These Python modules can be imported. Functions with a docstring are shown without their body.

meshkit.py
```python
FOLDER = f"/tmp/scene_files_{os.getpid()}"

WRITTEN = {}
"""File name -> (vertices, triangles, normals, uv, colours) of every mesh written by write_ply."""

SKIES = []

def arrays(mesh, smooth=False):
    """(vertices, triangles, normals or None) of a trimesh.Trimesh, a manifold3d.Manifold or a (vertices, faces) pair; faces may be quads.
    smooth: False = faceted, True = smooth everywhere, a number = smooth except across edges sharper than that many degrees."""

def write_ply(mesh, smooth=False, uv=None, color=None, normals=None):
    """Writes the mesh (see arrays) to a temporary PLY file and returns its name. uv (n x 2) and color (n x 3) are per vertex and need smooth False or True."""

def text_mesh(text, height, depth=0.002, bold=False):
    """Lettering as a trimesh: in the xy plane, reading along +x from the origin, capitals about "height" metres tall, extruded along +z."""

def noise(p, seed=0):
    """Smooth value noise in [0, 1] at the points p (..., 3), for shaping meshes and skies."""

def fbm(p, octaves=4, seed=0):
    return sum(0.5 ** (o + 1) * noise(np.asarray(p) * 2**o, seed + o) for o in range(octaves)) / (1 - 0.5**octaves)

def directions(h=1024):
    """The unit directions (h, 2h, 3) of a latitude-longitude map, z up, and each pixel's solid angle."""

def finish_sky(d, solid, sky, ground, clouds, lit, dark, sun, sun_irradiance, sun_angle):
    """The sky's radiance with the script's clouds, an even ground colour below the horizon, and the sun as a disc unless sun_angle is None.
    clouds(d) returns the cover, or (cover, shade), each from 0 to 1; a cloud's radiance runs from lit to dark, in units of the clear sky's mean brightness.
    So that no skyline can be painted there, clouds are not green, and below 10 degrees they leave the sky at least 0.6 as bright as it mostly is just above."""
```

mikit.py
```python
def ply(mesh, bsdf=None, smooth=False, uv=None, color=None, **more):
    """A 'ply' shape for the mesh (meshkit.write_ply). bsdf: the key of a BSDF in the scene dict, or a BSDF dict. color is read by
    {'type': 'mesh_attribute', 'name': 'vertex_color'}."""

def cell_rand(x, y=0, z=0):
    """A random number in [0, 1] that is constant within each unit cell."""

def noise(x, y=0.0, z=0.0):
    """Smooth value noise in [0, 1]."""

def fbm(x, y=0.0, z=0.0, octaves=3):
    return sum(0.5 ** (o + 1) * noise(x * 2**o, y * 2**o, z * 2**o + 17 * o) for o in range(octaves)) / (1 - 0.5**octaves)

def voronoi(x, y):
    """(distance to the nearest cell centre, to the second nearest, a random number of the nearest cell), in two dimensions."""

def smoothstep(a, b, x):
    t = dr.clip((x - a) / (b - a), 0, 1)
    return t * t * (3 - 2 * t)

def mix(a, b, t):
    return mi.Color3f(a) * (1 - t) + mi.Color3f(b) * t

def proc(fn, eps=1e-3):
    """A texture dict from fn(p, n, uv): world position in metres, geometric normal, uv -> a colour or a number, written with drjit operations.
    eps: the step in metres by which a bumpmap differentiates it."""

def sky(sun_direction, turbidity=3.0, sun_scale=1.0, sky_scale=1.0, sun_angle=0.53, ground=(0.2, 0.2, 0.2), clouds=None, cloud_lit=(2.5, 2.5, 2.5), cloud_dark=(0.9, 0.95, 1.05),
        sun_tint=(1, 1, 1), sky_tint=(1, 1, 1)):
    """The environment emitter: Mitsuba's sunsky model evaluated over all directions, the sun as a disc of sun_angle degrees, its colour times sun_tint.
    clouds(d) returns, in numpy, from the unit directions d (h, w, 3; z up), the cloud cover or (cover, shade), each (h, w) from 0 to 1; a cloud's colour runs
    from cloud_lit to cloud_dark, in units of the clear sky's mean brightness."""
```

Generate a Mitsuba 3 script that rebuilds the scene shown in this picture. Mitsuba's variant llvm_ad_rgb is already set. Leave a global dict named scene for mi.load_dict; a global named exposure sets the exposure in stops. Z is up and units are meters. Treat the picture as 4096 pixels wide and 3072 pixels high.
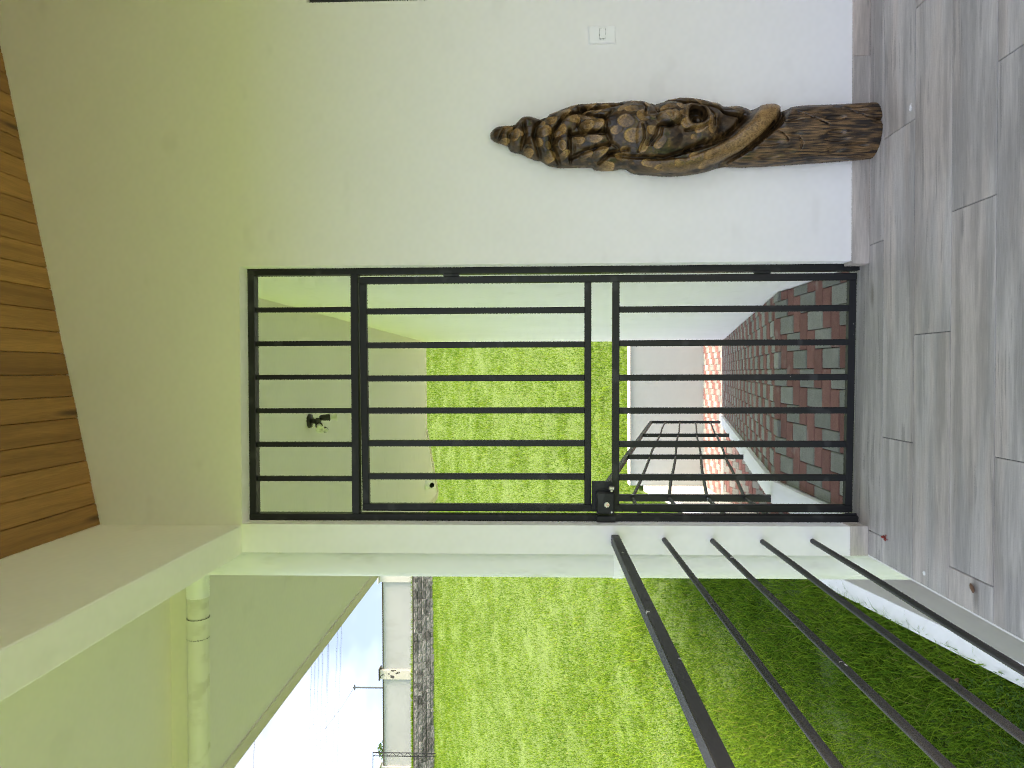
import math
import numpy as np, trimesh, drjit as dr, mitsuba as mi, mikit, meshkit
from shapely.geometry import Polygon, box as sbox
from mikit import proc, noise, fbm, voronoi, cell_rand, smoothstep, mix

# ------------------------------------------------------------------ camera, sky, exposure
T = mi.ScalarTransform4f
scene, labels = {}, {}
FWD = np.array([-0.01708803, 0.99920236, 0.03609216])
RIGHT = np.array([0.9998478, 0.01720375, -0.00289811])
CAM = np.array([0.0, -2.9565, 1.4003])
# the photograph was taken with the phone turned on its side: the picture's up is the room's right
scene['camera'] = {'type': 'perspective', 'fov': 72.30, 'fov_axis': 'x', 'near_clip': 0.05, 'far_clip': 3000.0,
                   'to_world': T().look_at(origin=CAM.tolist(), target=(CAM + FWD).tolist(), up=RIGHT.tolist())}
exposure = 4.0


def clouds(d):
    el = np.clip(d[..., 2], 0.0, 1)
    q = np.stack([d[..., 0] / (el + 0.25), d[..., 1] / (el + 0.25), el * 0.6], -1)
    n = meshkit.fbm(q * 1.7 + [3.1, 7.7, 0.4], 6, seed=5)
    m = meshkit.fbm(q * 3.2 + [15.8, 31.6, 18.6], 6, seed=9)
    cover = np.clip((n - 0.33) / 0.17, 0, 1)
    shade = np.clip((m - 0.36) / 0.28, 0, 1)
    return 0.72 + 0.28 * cover * cover * (3 - 2 * cover), shade


scene['sky'] = mikit.sky((0.44, -0.05, 0.90), turbidity=3.0, sun_scale=0.72, sky_scale=0.70, sun_angle=34.0, clouds=clouds,
                         cloud_lit=(1.50, 1.58, 1.84), cloud_dark=(0.74, 0.79, 0.96), sun_tint=(1.00, 0.98, 1.02), sky_tint=(0.95, 0.98, 1.06), ground=(0.10, 0.15, 0.05))

rng = np.random.default_rng(11)


# ------------------------------------------------------------------ helpers
def uniq(key):
    if key not in scene and key not in labels:
        return key
    k = 1
    while f'{key}_{k:03d}' in scene or f'{key}_{k:03d}' in labels:
        k += 1
    return f'{key}_{k:03d}'


def thing(key, label, category, group=None):
    key = uniq(key)
    labels[key] = {'label': label, 'category': category}
    if group:
        labels[key]['group'] = group
    return key


def struct(key, label):
    labels[key] = {'label': label, 'kind': 'structure'}
    return key


def part(parent, name, mesh, bsdf, label=None, smooth=False, **kw):
    key = uniq(parent + '__' + name)
    scene[key] = mesh if isinstance(mesh, dict) else mikit.ply(mesh, bsdf, smooth=smooth, **kw)
    if label:
        labels[key] = {'label': label}
    return key


def own(key, mesh, bsdf, smooth=False, **kw):
    scene[key] = mikit.ply(mesh, bsdf, smooth=smooth, **kw)
    return key


def bx(x0, x1, y0, y1, z0, z1, c=0.002):
    """A box with all edges chamfered by c."""
    x0, x1 = min(x0, x1), max(x0, x1)
    y0, y1 = min(y0, y1), max(y0, y1)
    z0, z1 = min(z0, z1), max(z0, z1)
    c = min(c, 0.3 * min(x1 - x0, y1 - y0, z1 - z0))
    if c <= 0:
        return trimesh.creation.box(bounds=[[x0, y0, z0], [x1, y1, z1]])
    p = []
    for sx, ax in ((1, x0), (-1, x1)):
        for sy, ay in ((1, y0), (-1, y1)):
            for sz, az in ((1, z0), (-1, z1)):
                p += [(ax, ay + sy * c, az + sz * c), (ax + sx * c, ay, az + sz * c), (ax + sx * c, ay + sy * c, az)]
    return trimesh.convex.convex_hull(np.array(p))


def tube(p, r, n=12):
    """A tube along the points p with radius r (one number or one per point), closed at its ends."""
    p = np.asarray(p, float)
    r = np.broadcast_to(np.asarray(r, float), (len(p),))
    d = np.gradient(p, axis=0)
    d /= np.linalg.norm(d, axis=1, keepdims=True)
    ref = np.array([0, 0, 1.0]) if abs(d[0, 2]) < 0.9 else np.array([1.0, 0, 0])
    u = np.cross(d, ref)
    u /= np.linalg.norm(u, axis=1, keepdims=True)
    w = np.cross(d, u)
    a = np.arange(n) * 2 * np.pi / n
    v = p[:, None] + r[:, None, None] * (np.cos(a)[None, :, None] * u[:, None] + np.sin(a)[None, :, None] * w[:, None])
    m = len(p)
    i = np.arange(n)
    f = []
    for k in range(m - 1):
        q = np.stack([k * n + i, k * n + (i + 1) % n, (k + 1) * n + (i + 1) % n, (k + 1) * n + i], 1)
        f += [q[:, [0, 1, 2]], q[:, [0, 2, 3]]]
    v = np.vstack([v.reshape(-1, 3), p[0], p[-1]])
    f += [np.stack([(i + 1) % n, i, i * 0 + m * n], 1), np.stack([(m - 1) * n + i, (m - 1) * n + (i + 1) % n, i * 0 + m * n + 1], 1)]
    t = trimesh.Trimesh(v, np.vstack(f), process=False)
    t.fix_normals()
    return t


def lathe(profile, n=28, axis=(0, 0, 1), origin=(0, 0, 0)):
    """Revolves (radius, height) pairs about an axis."""
    t = trimesh.creation.revolve(np.array(profile, float), sections=n)
    a = np.array(axis, float)
    t.apply_transform(trimesh.geometry.align_vectors([0, 0, 1], a / np.linalg.norm(a)))
    t.apply_translation(origin)
    return t


def prism_xz(poly, y0, y1):
    """Extrudes a polygon given in (x, z) from y0 to y1."""
    t = trimesh.creation.extrude_polygon(poly, y1 - y0, engine='earcut')
    v = np.array(t.vertices)
    t = trimesh.Trimesh(np.stack([v[:, 0], y1 - v[:, 2], v[:, 1]], 1), t.faces, process=False)
    t.fix_normals()
    return t


def prism_yz(pts, x0, x1):
    t = trimesh.creation.extrude_polygon(Polygon(pts), x1 - x0, engine='earcut')
    v = np.array(t.vertices)
    t = trimesh.Trimesh(np.stack([x0 + v[:, 2], v[:, 0], v[:, 1]], 1), t.faces, process=False)
    t.fix_normals()
    return t


def prism_xy(pts, z0, z1):
    t = trimesh.creation.extrude_polygon(pts if isinstance(pts, Polygon) else Polygon(pts), z1 - z0, engine='earcut')
    t.apply_translation([0, 0, z0])
    return t


def cat(*m):
    return trimesh.util.concatenate(list(m))


def rgb(*c):
    return {'type': 'rgb', 'value': [float(x) for x in c]}


def bsdf(key, color, rough, bump=None, height=0.001, eps=1e-3, two=True, **more):
    d = {'type': 'principled', 'base_color': color if isinstance(color, dict) else rgb(*color), 'roughness': rough if isinstance(rough, dict) else float(rough), **more}
    if bump is not None:
        d = {'type': 'bumpmap', 'arbitrary': proc(bump, eps=eps), 'scale': float(height), 'bsdf': d}
    scene[key] = {'type': 'twosided', 'bsdf': d} if two else d
    return key


# ------------------------------------------------------------------ materials
def specks(p, size, share, r=0.16):
    """Small round dirt marks, a share of the cells of a grid of the given size holds one."""
    q = p / size
    i = [dr.floor(q.x), dr.floor(q.y), dr.floor(q.z)]
    has = cell_rand(i[0], i[1], i[2])
    jx, jy, jz = (0.3 + 0.4 * cell_rand(i[0] + 31 * k, i[1] - 17 * k, i[2] + 5) for k in (1, 2, 3))
    d = dr.sqrt(dr.square(q.x - i[0] - jx) + dr.square(q.z - i[2] - jz) + dr.square(q.y - i[1] - jy) * 0.15)
    rr = r * (0.35 + 0.65 * cell_rand(i[0] + 7, i[1], i[2] - 9))
    return dr.select((has < share) & (d < rr), 1.0, 0.0)


def plaster_color(base):
    def fn(p, n, uv):
        a = fbm(p.x * 2.2, p.y * 2.2, p.z * 1.4, 4)
        b = noise(p.x * 60, p.y * 60, p.z * 60)
        c = mi.Color3f(base) * (0.955 + 0.06 * a + 0.03 * b)
        smear = smoothstep(0.66, 0.80, fbm(p.x * 5, p.y * 5, p.z * 9, 3)) * 0.10
        c = mix(c, mi.Color3f(0.50, 0.49, 0.44), smear)
        return mix(c, mi.Color3f(0.13, 0.11, 0.09), 0.75 * specks(p, 0.33, 0.22, 0.016))
    return fn


def plaster_bump(p, n, uv):
    return 0.5 * fbm(p.x * 130, p.y * 130, p.z * 130, 2) + 1.6 * fbm(p.x * 9, p.y * 9, p.z * 9, 2)


bsdf('mat_plaster', proc(plaster_color((0.865, 0.865, 0.85))), 0.75, plaster_bump, 0.0011)
bsdf('mat_soffit', proc(plaster_color((0.78, 0.75, 0.71))), 0.85, plaster_bump, 0.0011)
bsdf('mat_cream', proc(plaster_color((0.66, 0.645, 0.60))), 0.8, plaster_bump, 0.0013)
bsdf('mat_low_wall', proc(plaster_color((0.455, 0.52, 0.54))), 0.85, plaster_bump, 0.0013)
bsdf('mat_kerb', proc(plaster_color((0.87, 0.88, 0.89))), 0.7, plaster_bump, 0.0012)


def concrete_fn(p, n, uv):
    a = fbm(p.x * 6, p.y * 6, p.z * 6, 4)
    return mix((0.30, 0.29, 0.25), (0.46, 0.45, 0.40), a) * (0.9 + 0.2 * noise(p.x * 90, p.y * 90, p.z * 90))


bsdf('mat_drip', proc(lambda p, n, uv: mix((0.74, 0.67, 0.61), (0.60, 0.55, 0.51), fbm(p.x * 8, p.y * 3, p.z * 8, 3))), 0.9)
bsdf('mat_concrete', proc(concrete_fn), 0.9, plaster_bump, 0.002)


def plank_fn(p, n, uv):
    # uv holds plank-local metres plus a shift of its own for every plank
    x, y = uv.x, uv.y
    warp = 0.035 * (fbm(x * 1.8, y * 5, 3.0, 3) - 0.5)
    g = fbm(x * 2.2, (y + warp) * 26, 1.0, 4)
    fine = fbm(x * 14, (y + warp) * 260, 7.0, 3)
    hair = noise(x * 30, (y + 0.4 * warp) * 700, 2.0)
    broad = fbm(x * 0.8, (y + warp) * 8, 12.0, 3)
    t = dr.clip(0.05 + 0.55 * smoothstep(0.30, 0.70, g) + 0.45 * (broad - 0.45) + 0.35 * (fine - 0.5), 0, 1)
    c = mix((0.345, 0.335, 0.322), (0.61, 0.587, 0.558), t)
    warm = smoothstep(0.50, 0.66, fbm(x * 1.1, y * 9, 31.0, 3))
    c = mix(c, c * mi.Color3f(1.03, 0.99, 0.96), warm)
    c = c * (0.90 + 0.20 * hair)
    kx, ky = x * 1.55, y * 5.2
    f1, f2, w = voronoi(kx, ky)
    knot = dr.select(w > 0.72, 1 - smoothstep(0.02, 0.13, f1), 0.0)
    c = mix(c, mi.Color3f(0.10, 0.085, 0.075), 0.75 * knot * (0.6 + 0.4 * fine))
    streak = smoothstep(0.70, 0.80, fbm(x * 3.5, (y + warp) * 60, 55.0, 3))
    return mix(c, mi.Color3f(0.16, 0.155, 0.15), 0.40 * streak)


def plank_bump(p, n, uv):
    return fbm(uv.x * 14, uv.y * 220, 7.0, 2)


bsdf('mat_floor_tile', proc(plank_fn), 0.42, plank_bump, 0.0005, specular=0.45)
bsdf('mat_skirting', proc(lambda p, n, uv: plank_fn(p, n, uv) * mi.Color3f(1.02, 0.97, 0.91)), 0.5, plank_bump, 0.0005)
bsdf('mat_grout', (0.16, 0.16, 0.165), 0.9)


def teak_fn(p, n, uv):
    x, y = uv.x, uv.y
    tone = cell_rand(dr.floor(x / 40.0), 3, 1)
    warp = 0.03 * (fbm(x * 1.5, y * 6, 2.0, 3) - 0.5)
    g = fbm(x * 1.6, (y + warp) * 38, 4.0, 4)
    fine = noise(x * 20, (y + warp) * 500, 3.0)
    c = mix((0.17, 0.075, 0.019), (0.46, 0.245, 0.066), dr.clip(0.66 * g + 0.46 * tone - 0.06, 0, 1))
    c = c * (0.86 + 0.26 * fine)
    f1, f2, w = voronoi(x * 1.3, y * 9.5)
    knot = dr.select(w > 0.62, 1 - smoothstep(0.03, 0.20, f1), 0.0)
    return mix(c, mi.Color3f(0.05, 0.018, 0.008), 0.8 * knot)


bsdf('mat_teak', proc(teak_fn), 0.38, lambda p, n, uv: fbm(uv.x * 9, uv.y * 240, 1.0, 2), 0.0004, specular=0.5)


def black_paint_fn(p, n, uv):
    a = fbm(p.x * 9, p.y * 9, p.z * 5, 2)
    c = mix((0.008, 0.009, 0.011), (0.014, 0.015, 0.018), a)
    dust = smoothstep(0.62, 0.78, fbm(p.x * 16, p.y * 16, p.z * 16, 2)) * 0.30
    c = mix(c, mi.Color3f(0.075, 0.078, 0.082), dust)
    return mix(c, mi.Color3f(0.55, 0.55, 0.53), specks(p, 0.045, 0.035, 0.05))


bsdf('mat_black_paint', proc(black_paint_fn), 0.42, specular=0.4)


def rail_paint_fn(p, n, uv):
    a = fbm(p.x * 9, p.y * 9, p.z * 9, 2)
    c = mix((0.016, 0.016, 0.018), (0.028, 0.028, 0.031), a)
    chip = smoothstep(0.765, 0.78, fbm(p.x * 23 + 3.0, p.y * 21.0, p.z * 23, 4))
    return mix(c, mi.Color3f(0.52, 0.52, 0.52), chip)


bsdf('mat_rail_paint', proc(rail_paint_fn), 0.46, specular=0.45)


def pvc_fn(p, n, uv):
    a = fbm(p.x * 7, p.y * 7, p.z * 2.2, 4)
    c = mi.Color3f(0.80, 0.81, 0.79) * (0.96 + 0.05 * a)
    grime = smoothstep(0.58, 0.78, fbm(p.x * 16, p.y * 16, p.z * 5, 4)) * 0.35
    c = mix(c, mi.Color3f(0.42, 0.40, 0.33), grime)
    return mix(c, mi.Color3f(0.10, 0.09, 0.08), 0.8 * specks(p, 0.10, 0.12, 0.035))


bsdf('mat_pvc', proc(pvc_fn), 0.32, specular=0.5)
bsdf('mat_pvc_old', proc(lambda p, n, uv: pvc_fn(p, n, uv) * mi.Color3f(0.97, 0.95, 0.85)), 0.45)


def brick_fn(dark, light):
    def fn(p, n, uv):
        tone = cell_rand(dr.floor(uv.x / 10.0), dr.floor(uv.y / 10.0), 2)
        a = fbm(p.x * 24, p.y * 24, p.z * 24, 4)
        grit = noise(p.x * 330, p.y * 330, p.z * 330)
        c = mix(dark, light, dr.clip(0.55 * a + 0.55 * tone - 0.05, 0, 1)) * (0.80 + 0.40 * grit)
        pale = smoothstep(0.62, 0.78, fbm(p.x * 9 + 4, p.y * 9, p.z * 9, 4)) * 0.30
        return mix(c, mi.Color3f(0.42, 0.41, 0.38), pale)
    return fn


def grit_bump(p, n, uv):
    return fbm(p.x * 170, p.y * 170, p.z * 170, 2)


bsdf('mat_brick_grey', proc(brick_fn((0.17, 0.18, 0.165), (0.33, 0.34, 0.31))), 0.9, grit_bump, 0.0022)
bsdf('mat_brick_red', proc(brick_fn((0.155, 0.078, 0.070), (0.29, 0.150, 0.132))), 0.9, grit_bump, 0.0022)
bsdf('mat_sand', proc(lambda p, n, uv: mix((0.035, 0.03, 0.025), (0.12, 0.11, 0.09), fbm(p.x * 30, p.y * 30, p.z * 30, 3))), 0.95)


def stone_fn(p, n, uv):
    tone = cell_rand(dr.floor(uv.x / 10.0), dr.floor(uv.y / 10.0), 2)
    a = fbm(p.x * 7, p.y * 7, p.z * 7, 4)
    b = fbm(p.x * 25, p.y * 25, p.z * 25, 3)
    dark = dr.select(tone > 0.80, 0.45, 1.0)
    c = mix((0.14, 0.137, 0.135), (0.33, 0.325, 0.315), dr.clip(0.6 * a + 0.5 * tone - 0.1, 0, 1)) * (0.75 + 0.5 * b) * dark
    stain = smoothstep(0.58, 0.72, fbm(p.x * 1.6, p.y, p.z * 2.4, 3)) * 0.65
    return mix(c, mi.Color3f(0.055, 0.052, 0.048), stain)


bsdf('mat_stone', proc(stone_fn), 0.95, lambda p, n, uv: fbm(p.x * 12, p.y * 12, p.z * 12, 4), 0.05, eps=0.01)


def boundary_fn(p, n, uv):
    a = fbm(p.x * 0.8, p.y, p.z * 1.3, 4)
    c = mi.Color3f(0.50, 0.51, 0.515) * (0.93 + 0.12 * a)
    st = smoothstep(0.56, 0.75, fbm(p.x * 2.5, p.y, p.z * 0.7, 4)) * 0.18
    return mix(c, mi.Color3f(0.33, 0.32, 0.30), st)


bsdf('mat_boundary', proc(boundary_fn), 0.9)


def peel_fn(p, n, uv):
    a = fbm(p.x * 5.5, p.y * 5, p.z * 3.2, 4)
    c = mix((0.60, 0.57, 0.49), (0.70, 0.68, 0.62), fbm(p.x * 12, p.y, p.z * 8, 3))
    return mix(c, mi.Color3f(0.025, 0.025, 0.025), smoothstep(0.655, 0.69, a) * 0.9)


bsdf('mat_pillar_peeling', proc(peel_fn), 0.9)
bsdf('mat_mould', proc(lambda p, n, uv: mix((0.035, 0.033, 0.030), (0.11, 0.105, 0.09), fbm(p.x * 3, p.y * 3, p.z * 9, 3))), 0.95)


def soil_fn(p, n, uv):
    a = fbm(p.x * 3, p.y * 3, p.z, 4)
    b = fbm(p.x * 30, p.y * 30, p.z, 3)
    return mix((0.040, 0.070, 0.014), (0.105, 0.170, 0.030), 0.5 * a + 0.5 * b)


bsdf('mat_soil', proc(soil_fn), 0.95)


def blade_fn(p, n, uv):
    # uv.x: a random number of each blade; uv.y: 0 at the root, 1 at the tip (roots are the paler sheath)
    patch = fbm(p.x * 0.9, p.y * 0.9, 0.0, 3)
    c = mix((0.090, 0.205, 0.019), (0.275, 0.405, 0.036), dr.clip(uv.x * 0.95 + 0.32 * (patch - 0.5), 0, 1))
    c = mix(c, mi.Color3f(0.30, 0.27, 0.10), dr.select(uv.x > 0.965, 0.7, 0.0))
    return c


scene['mat_grass'] = {'type': 'principledthin', 'base_color': proc(blade_fn), 'roughness': 0.45, 'diff_trans': 0.8}
scene['mat_leaf'] = {'type': 'principledthin', 'base_color': proc(lambda p, n, uv: mix((0.045, 0.105, 0.020), (0.12, 0.20, 0.045), uv.x)), 'roughness': 0.4, 'diff_trans': 0.7}
bsdf('mat_dry_leaf', proc(lambda p, n, uv: mix((0.10, 0.055, 0.030), (0.24, 0.15, 0.09), fbm(p.x * 60, p.y * 60, p.z * 60, 3))), 0.8)
bsdf('mat_petal', proc(lambda p, n, uv: mix((0.10, 0.008, 0.006), (0.45, 0.05, 0.03), noise(p.x * 300, p.y * 300, 0))), 0.5)
bsdf('mat_white_plastic', (0.90, 0.91, 0.92), 0.3)
bsdf('mat_slot', (0.02, 0.02, 0.02), 0.6)
bsdf('mat_black_plastic', (0.014, 0.013, 0.012), 0.35)
bsdf('mat_lens', (0.004, 0.004, 0.005), 0.08)
scene['mat_chrome'] = {'type': 'roughconductor', 'material': 'Cr', 'alpha': 0.12}
scene['mat_brass'] = {'type': 'roughconductor', 'material': 'Cu', 'alpha': 0.2}
scene['mat_clear_glass'] = {'type': 'thindielectric', 'int_ior': 1.5}
bsdf('mat_bulb', (0.75, 0.77, 0.62), 0.25)
bsdf('mat_bronze_frame', (0.02, 0.019, 0.017), 0.4)
bsdf('mat_dark_room', (0.05, 0.045, 0.04), 0.9)
bsdf('mat_wire', (0.10, 0.11, 0.13), 0.7)
bsdf('mat_trunk', proc(lambda p, n, uv: mix((0.07, 0.05, 0.035), (0.20, 0.16, 0.12), fbm(p.x * 9, p.y * 9, p.z * 3, 3))), 0.9)


def carved_fn(p, n, uv):
    # uv.x: how much of the dark lacquer is cut back to the golden wood; uv.y: 1 on the rough log
    grain = fbm(p.x * 60, p.y * 60, p.z * 22, 3)
    dots = fbm(p.x * 260, p.y * 260, p.z * 150, 2)
    dark = mix((0.010, 0.006, 0.003), (0.070, 0.039, 0.014), smoothstep(0.25, 0.8, grain))
    gold = mix((0.13, 0.075, 0.024), (0.47, 0.285, 0.100), dr.clip(1.6 * dots - 0.35 + 0.3 * grain, 0, 1))
    c = mix(dark, gold, dr.clip(uv.x, 0, 1))
    st = fbm(p.x * 210, p.y * 210, p.z * 13, 3)
    wide = fbm(p.x * 34, p.y * 34, p.z * 15, 3)
    log = mix((0.014, 0.008, 0.005), (0.24, 0.14, 0.056), smoothstep(0.38, 0.78, 0.66 * st + 0.34 * wide))
    return mix(c, log, dr.clip(uv.y, 0, 1))


def carved_bump(p, n, uv):
    return fbm(p.x * 160, p.y * 160, p.z * 40, 2)


bsdf('mat_carved', proc(carved_fn), 0.36, carved_bump, 0.0006, clearcoat=0.85, clearcoat_gloss=0.95, specular=0.3)


# ------------------------------------------------------------------ ground, path, ramp
def lawn_z(y):
    y = np.asarray(y, float)
    base = -2.29 + 0.19 * np.clip(y, -9, 31)
    sp = 1.6 * np.log1p(np.exp(np.clip((y - 11.0) / 1.6, -30, 30)))
    top = 1.6 * np.log1p(np.exp(np.clip((y - 31.0) / 1.6, -30, 30)))
    return base + 0.16 * (sp - top)


def swell(x, y):
    rise = np.clip((x + 8.5) / 3, 0, 1) * np.clip((y - 23) / 6.5, 0, 1)
    return 0.10 * (meshkit.fbm(np.stack([x * 0.35, y * 0.35, 0 * x], -1), 3, seed=3) - 0.5) + 0.45 * rise * rise


struct('lawn', 'ground of the lawn that climbs from the terrace to the stone wall')
gx = np.unique(np.concatenate([-np.geomspace(3, 500, 40), np.arange(-24, 8.01, 0.5), [-2.10, -2.05, 6.0, 6.02], np.geomspace(8, 500, 30)]))
gy = np.unique(np.concatenate([-np.geomspace(10, 500, 24), np.arange(-10, 30.01, 0.5), [9.46, 9.49, 29.9], np.array([30.2, 31.5, 34, 40]), np.geomspace(45, 500, 20)]))
GX, GY = np.meshgrid(gx, gy, indexing='ij')
GZ = lawn_z(GY) + swell(GX, GY)
inside = (GX > -2.06) & (GX < 6.01) & (GY < 9.47)
GZ = np.where(inside, np.minimum(GZ, -1.75 - 0.19 * np.clip(7.9 - GY, 0, 14)) - 0.4, GZ)
GZ = np.where(GY > 30.1, 7.42, GZ)
nx, ny = GX.shape
idx = np.arange(nx * ny).reshape(nx, ny)
own('lawn', (np.stack([GX, GY, GZ], -1).reshape(-1, 3), np.stack([idx[:-1, :-1], idx[1:, :-1], idx[1:, 1:], idx[:-1, 1:]], -1).reshape(-1, 4)), 'mat_soil', smooth=25)


def prof_ramp(y):
    return -0.02 - 0.212 * np.clip(np.asarray(y, float) - 1.27, 0, 6.68)


def prof_path(y):
    return -1.50 - 0.19 * np.clip(7.95 - np.asarray(y, float), 0, 14)


struct('ramp', 'brick ramp that runs down beyond the gate beside the white house wall')
own('ramp', prism_yz([(0.265, -0.047), (1.27, -0.047), (7.94, prof_ramp(7.94) - 0.027), (7.94, -3.2), (0.265, -3.2)], -0.652, 0.466), 'mat_sand')
struct('path', 'lower brick path between the ramp and the low cream walls')
own('path', prism_yz([(-5.0, prof_path(-5) - 0.027), (7.95, -1.527), (9.40, -1.527), (9.40, -4.4), (-5.0, -4.4)], -1.995, 4.2), 'mat_sand')


def brick_mesh(length, width):
    """A paver lying along x with a chamfered, slightly uneven top; its top is at z = 0."""
    a, b, c = length / 2 - 0.0018, width / 2 - 0.0018, 0.005
    v = [(-a, -b, -.05), (a, -b, -.05), (a, b, -.05), (-a, b, -.05), (-a, -b, -c), (a, -b, -c), (a, b, -c), (-a, b, -c),
         (-a + c, -b + c, 0), (a - c, -b + c, 0), (a - c, b - c, 0), (-a + c, b - c, 0)]
    q = [(0, 1, 5, 4), (1, 2, 6, 5), (2, 3, 7, 6), (3, 0, 4, 7), (4, 5, 9, 8), (5, 6, 10, 9), (6, 7, 11, 10), (7, 4, 8, 11), (8, 9, 10, 11)]
    return np.array(v), np.array(q)


BV, BQ = brick_mesh(0.2, 0.1)
BRICKS = {k: [mikit.ply((BV, BQ), f'mat_brick_{k}', uv=np.full((12, 2), 0.0) + [10 * t + 5, 10 * s + 5]) for t, s in ((0, 0), (1, 4), (2, 1), (3, 7), (4, 2), (5, 5), (6, 3), (7, 9))] for k in ('grey', 'red')}


def herringbone(x0, x1, y0, y1, ox=0.0, oy=0.0):
    """(centre x, centre y, along x?) of 10 x 20 cm pavers in a square herringbone over a rectangle."""
    out = []
    for i in range(int((x0 - ox) / 0.1) - 2, int((x1 - ox) / 0.1) + 3):
        for j in range(int((y0 - oy) / 0.1) - 2, int((y1 - oy) / 0.1) + 3):
            m = (i - j) % 4
            if m == 0:
                out.append((ox + 0.1 * i + 0.1, oy + 0.1 * j + 0.05, True))
            elif m == 2:
                out.append((ox + 0.1 * i + 0.05, oy + 0.1 * j, False))
    return out


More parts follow.
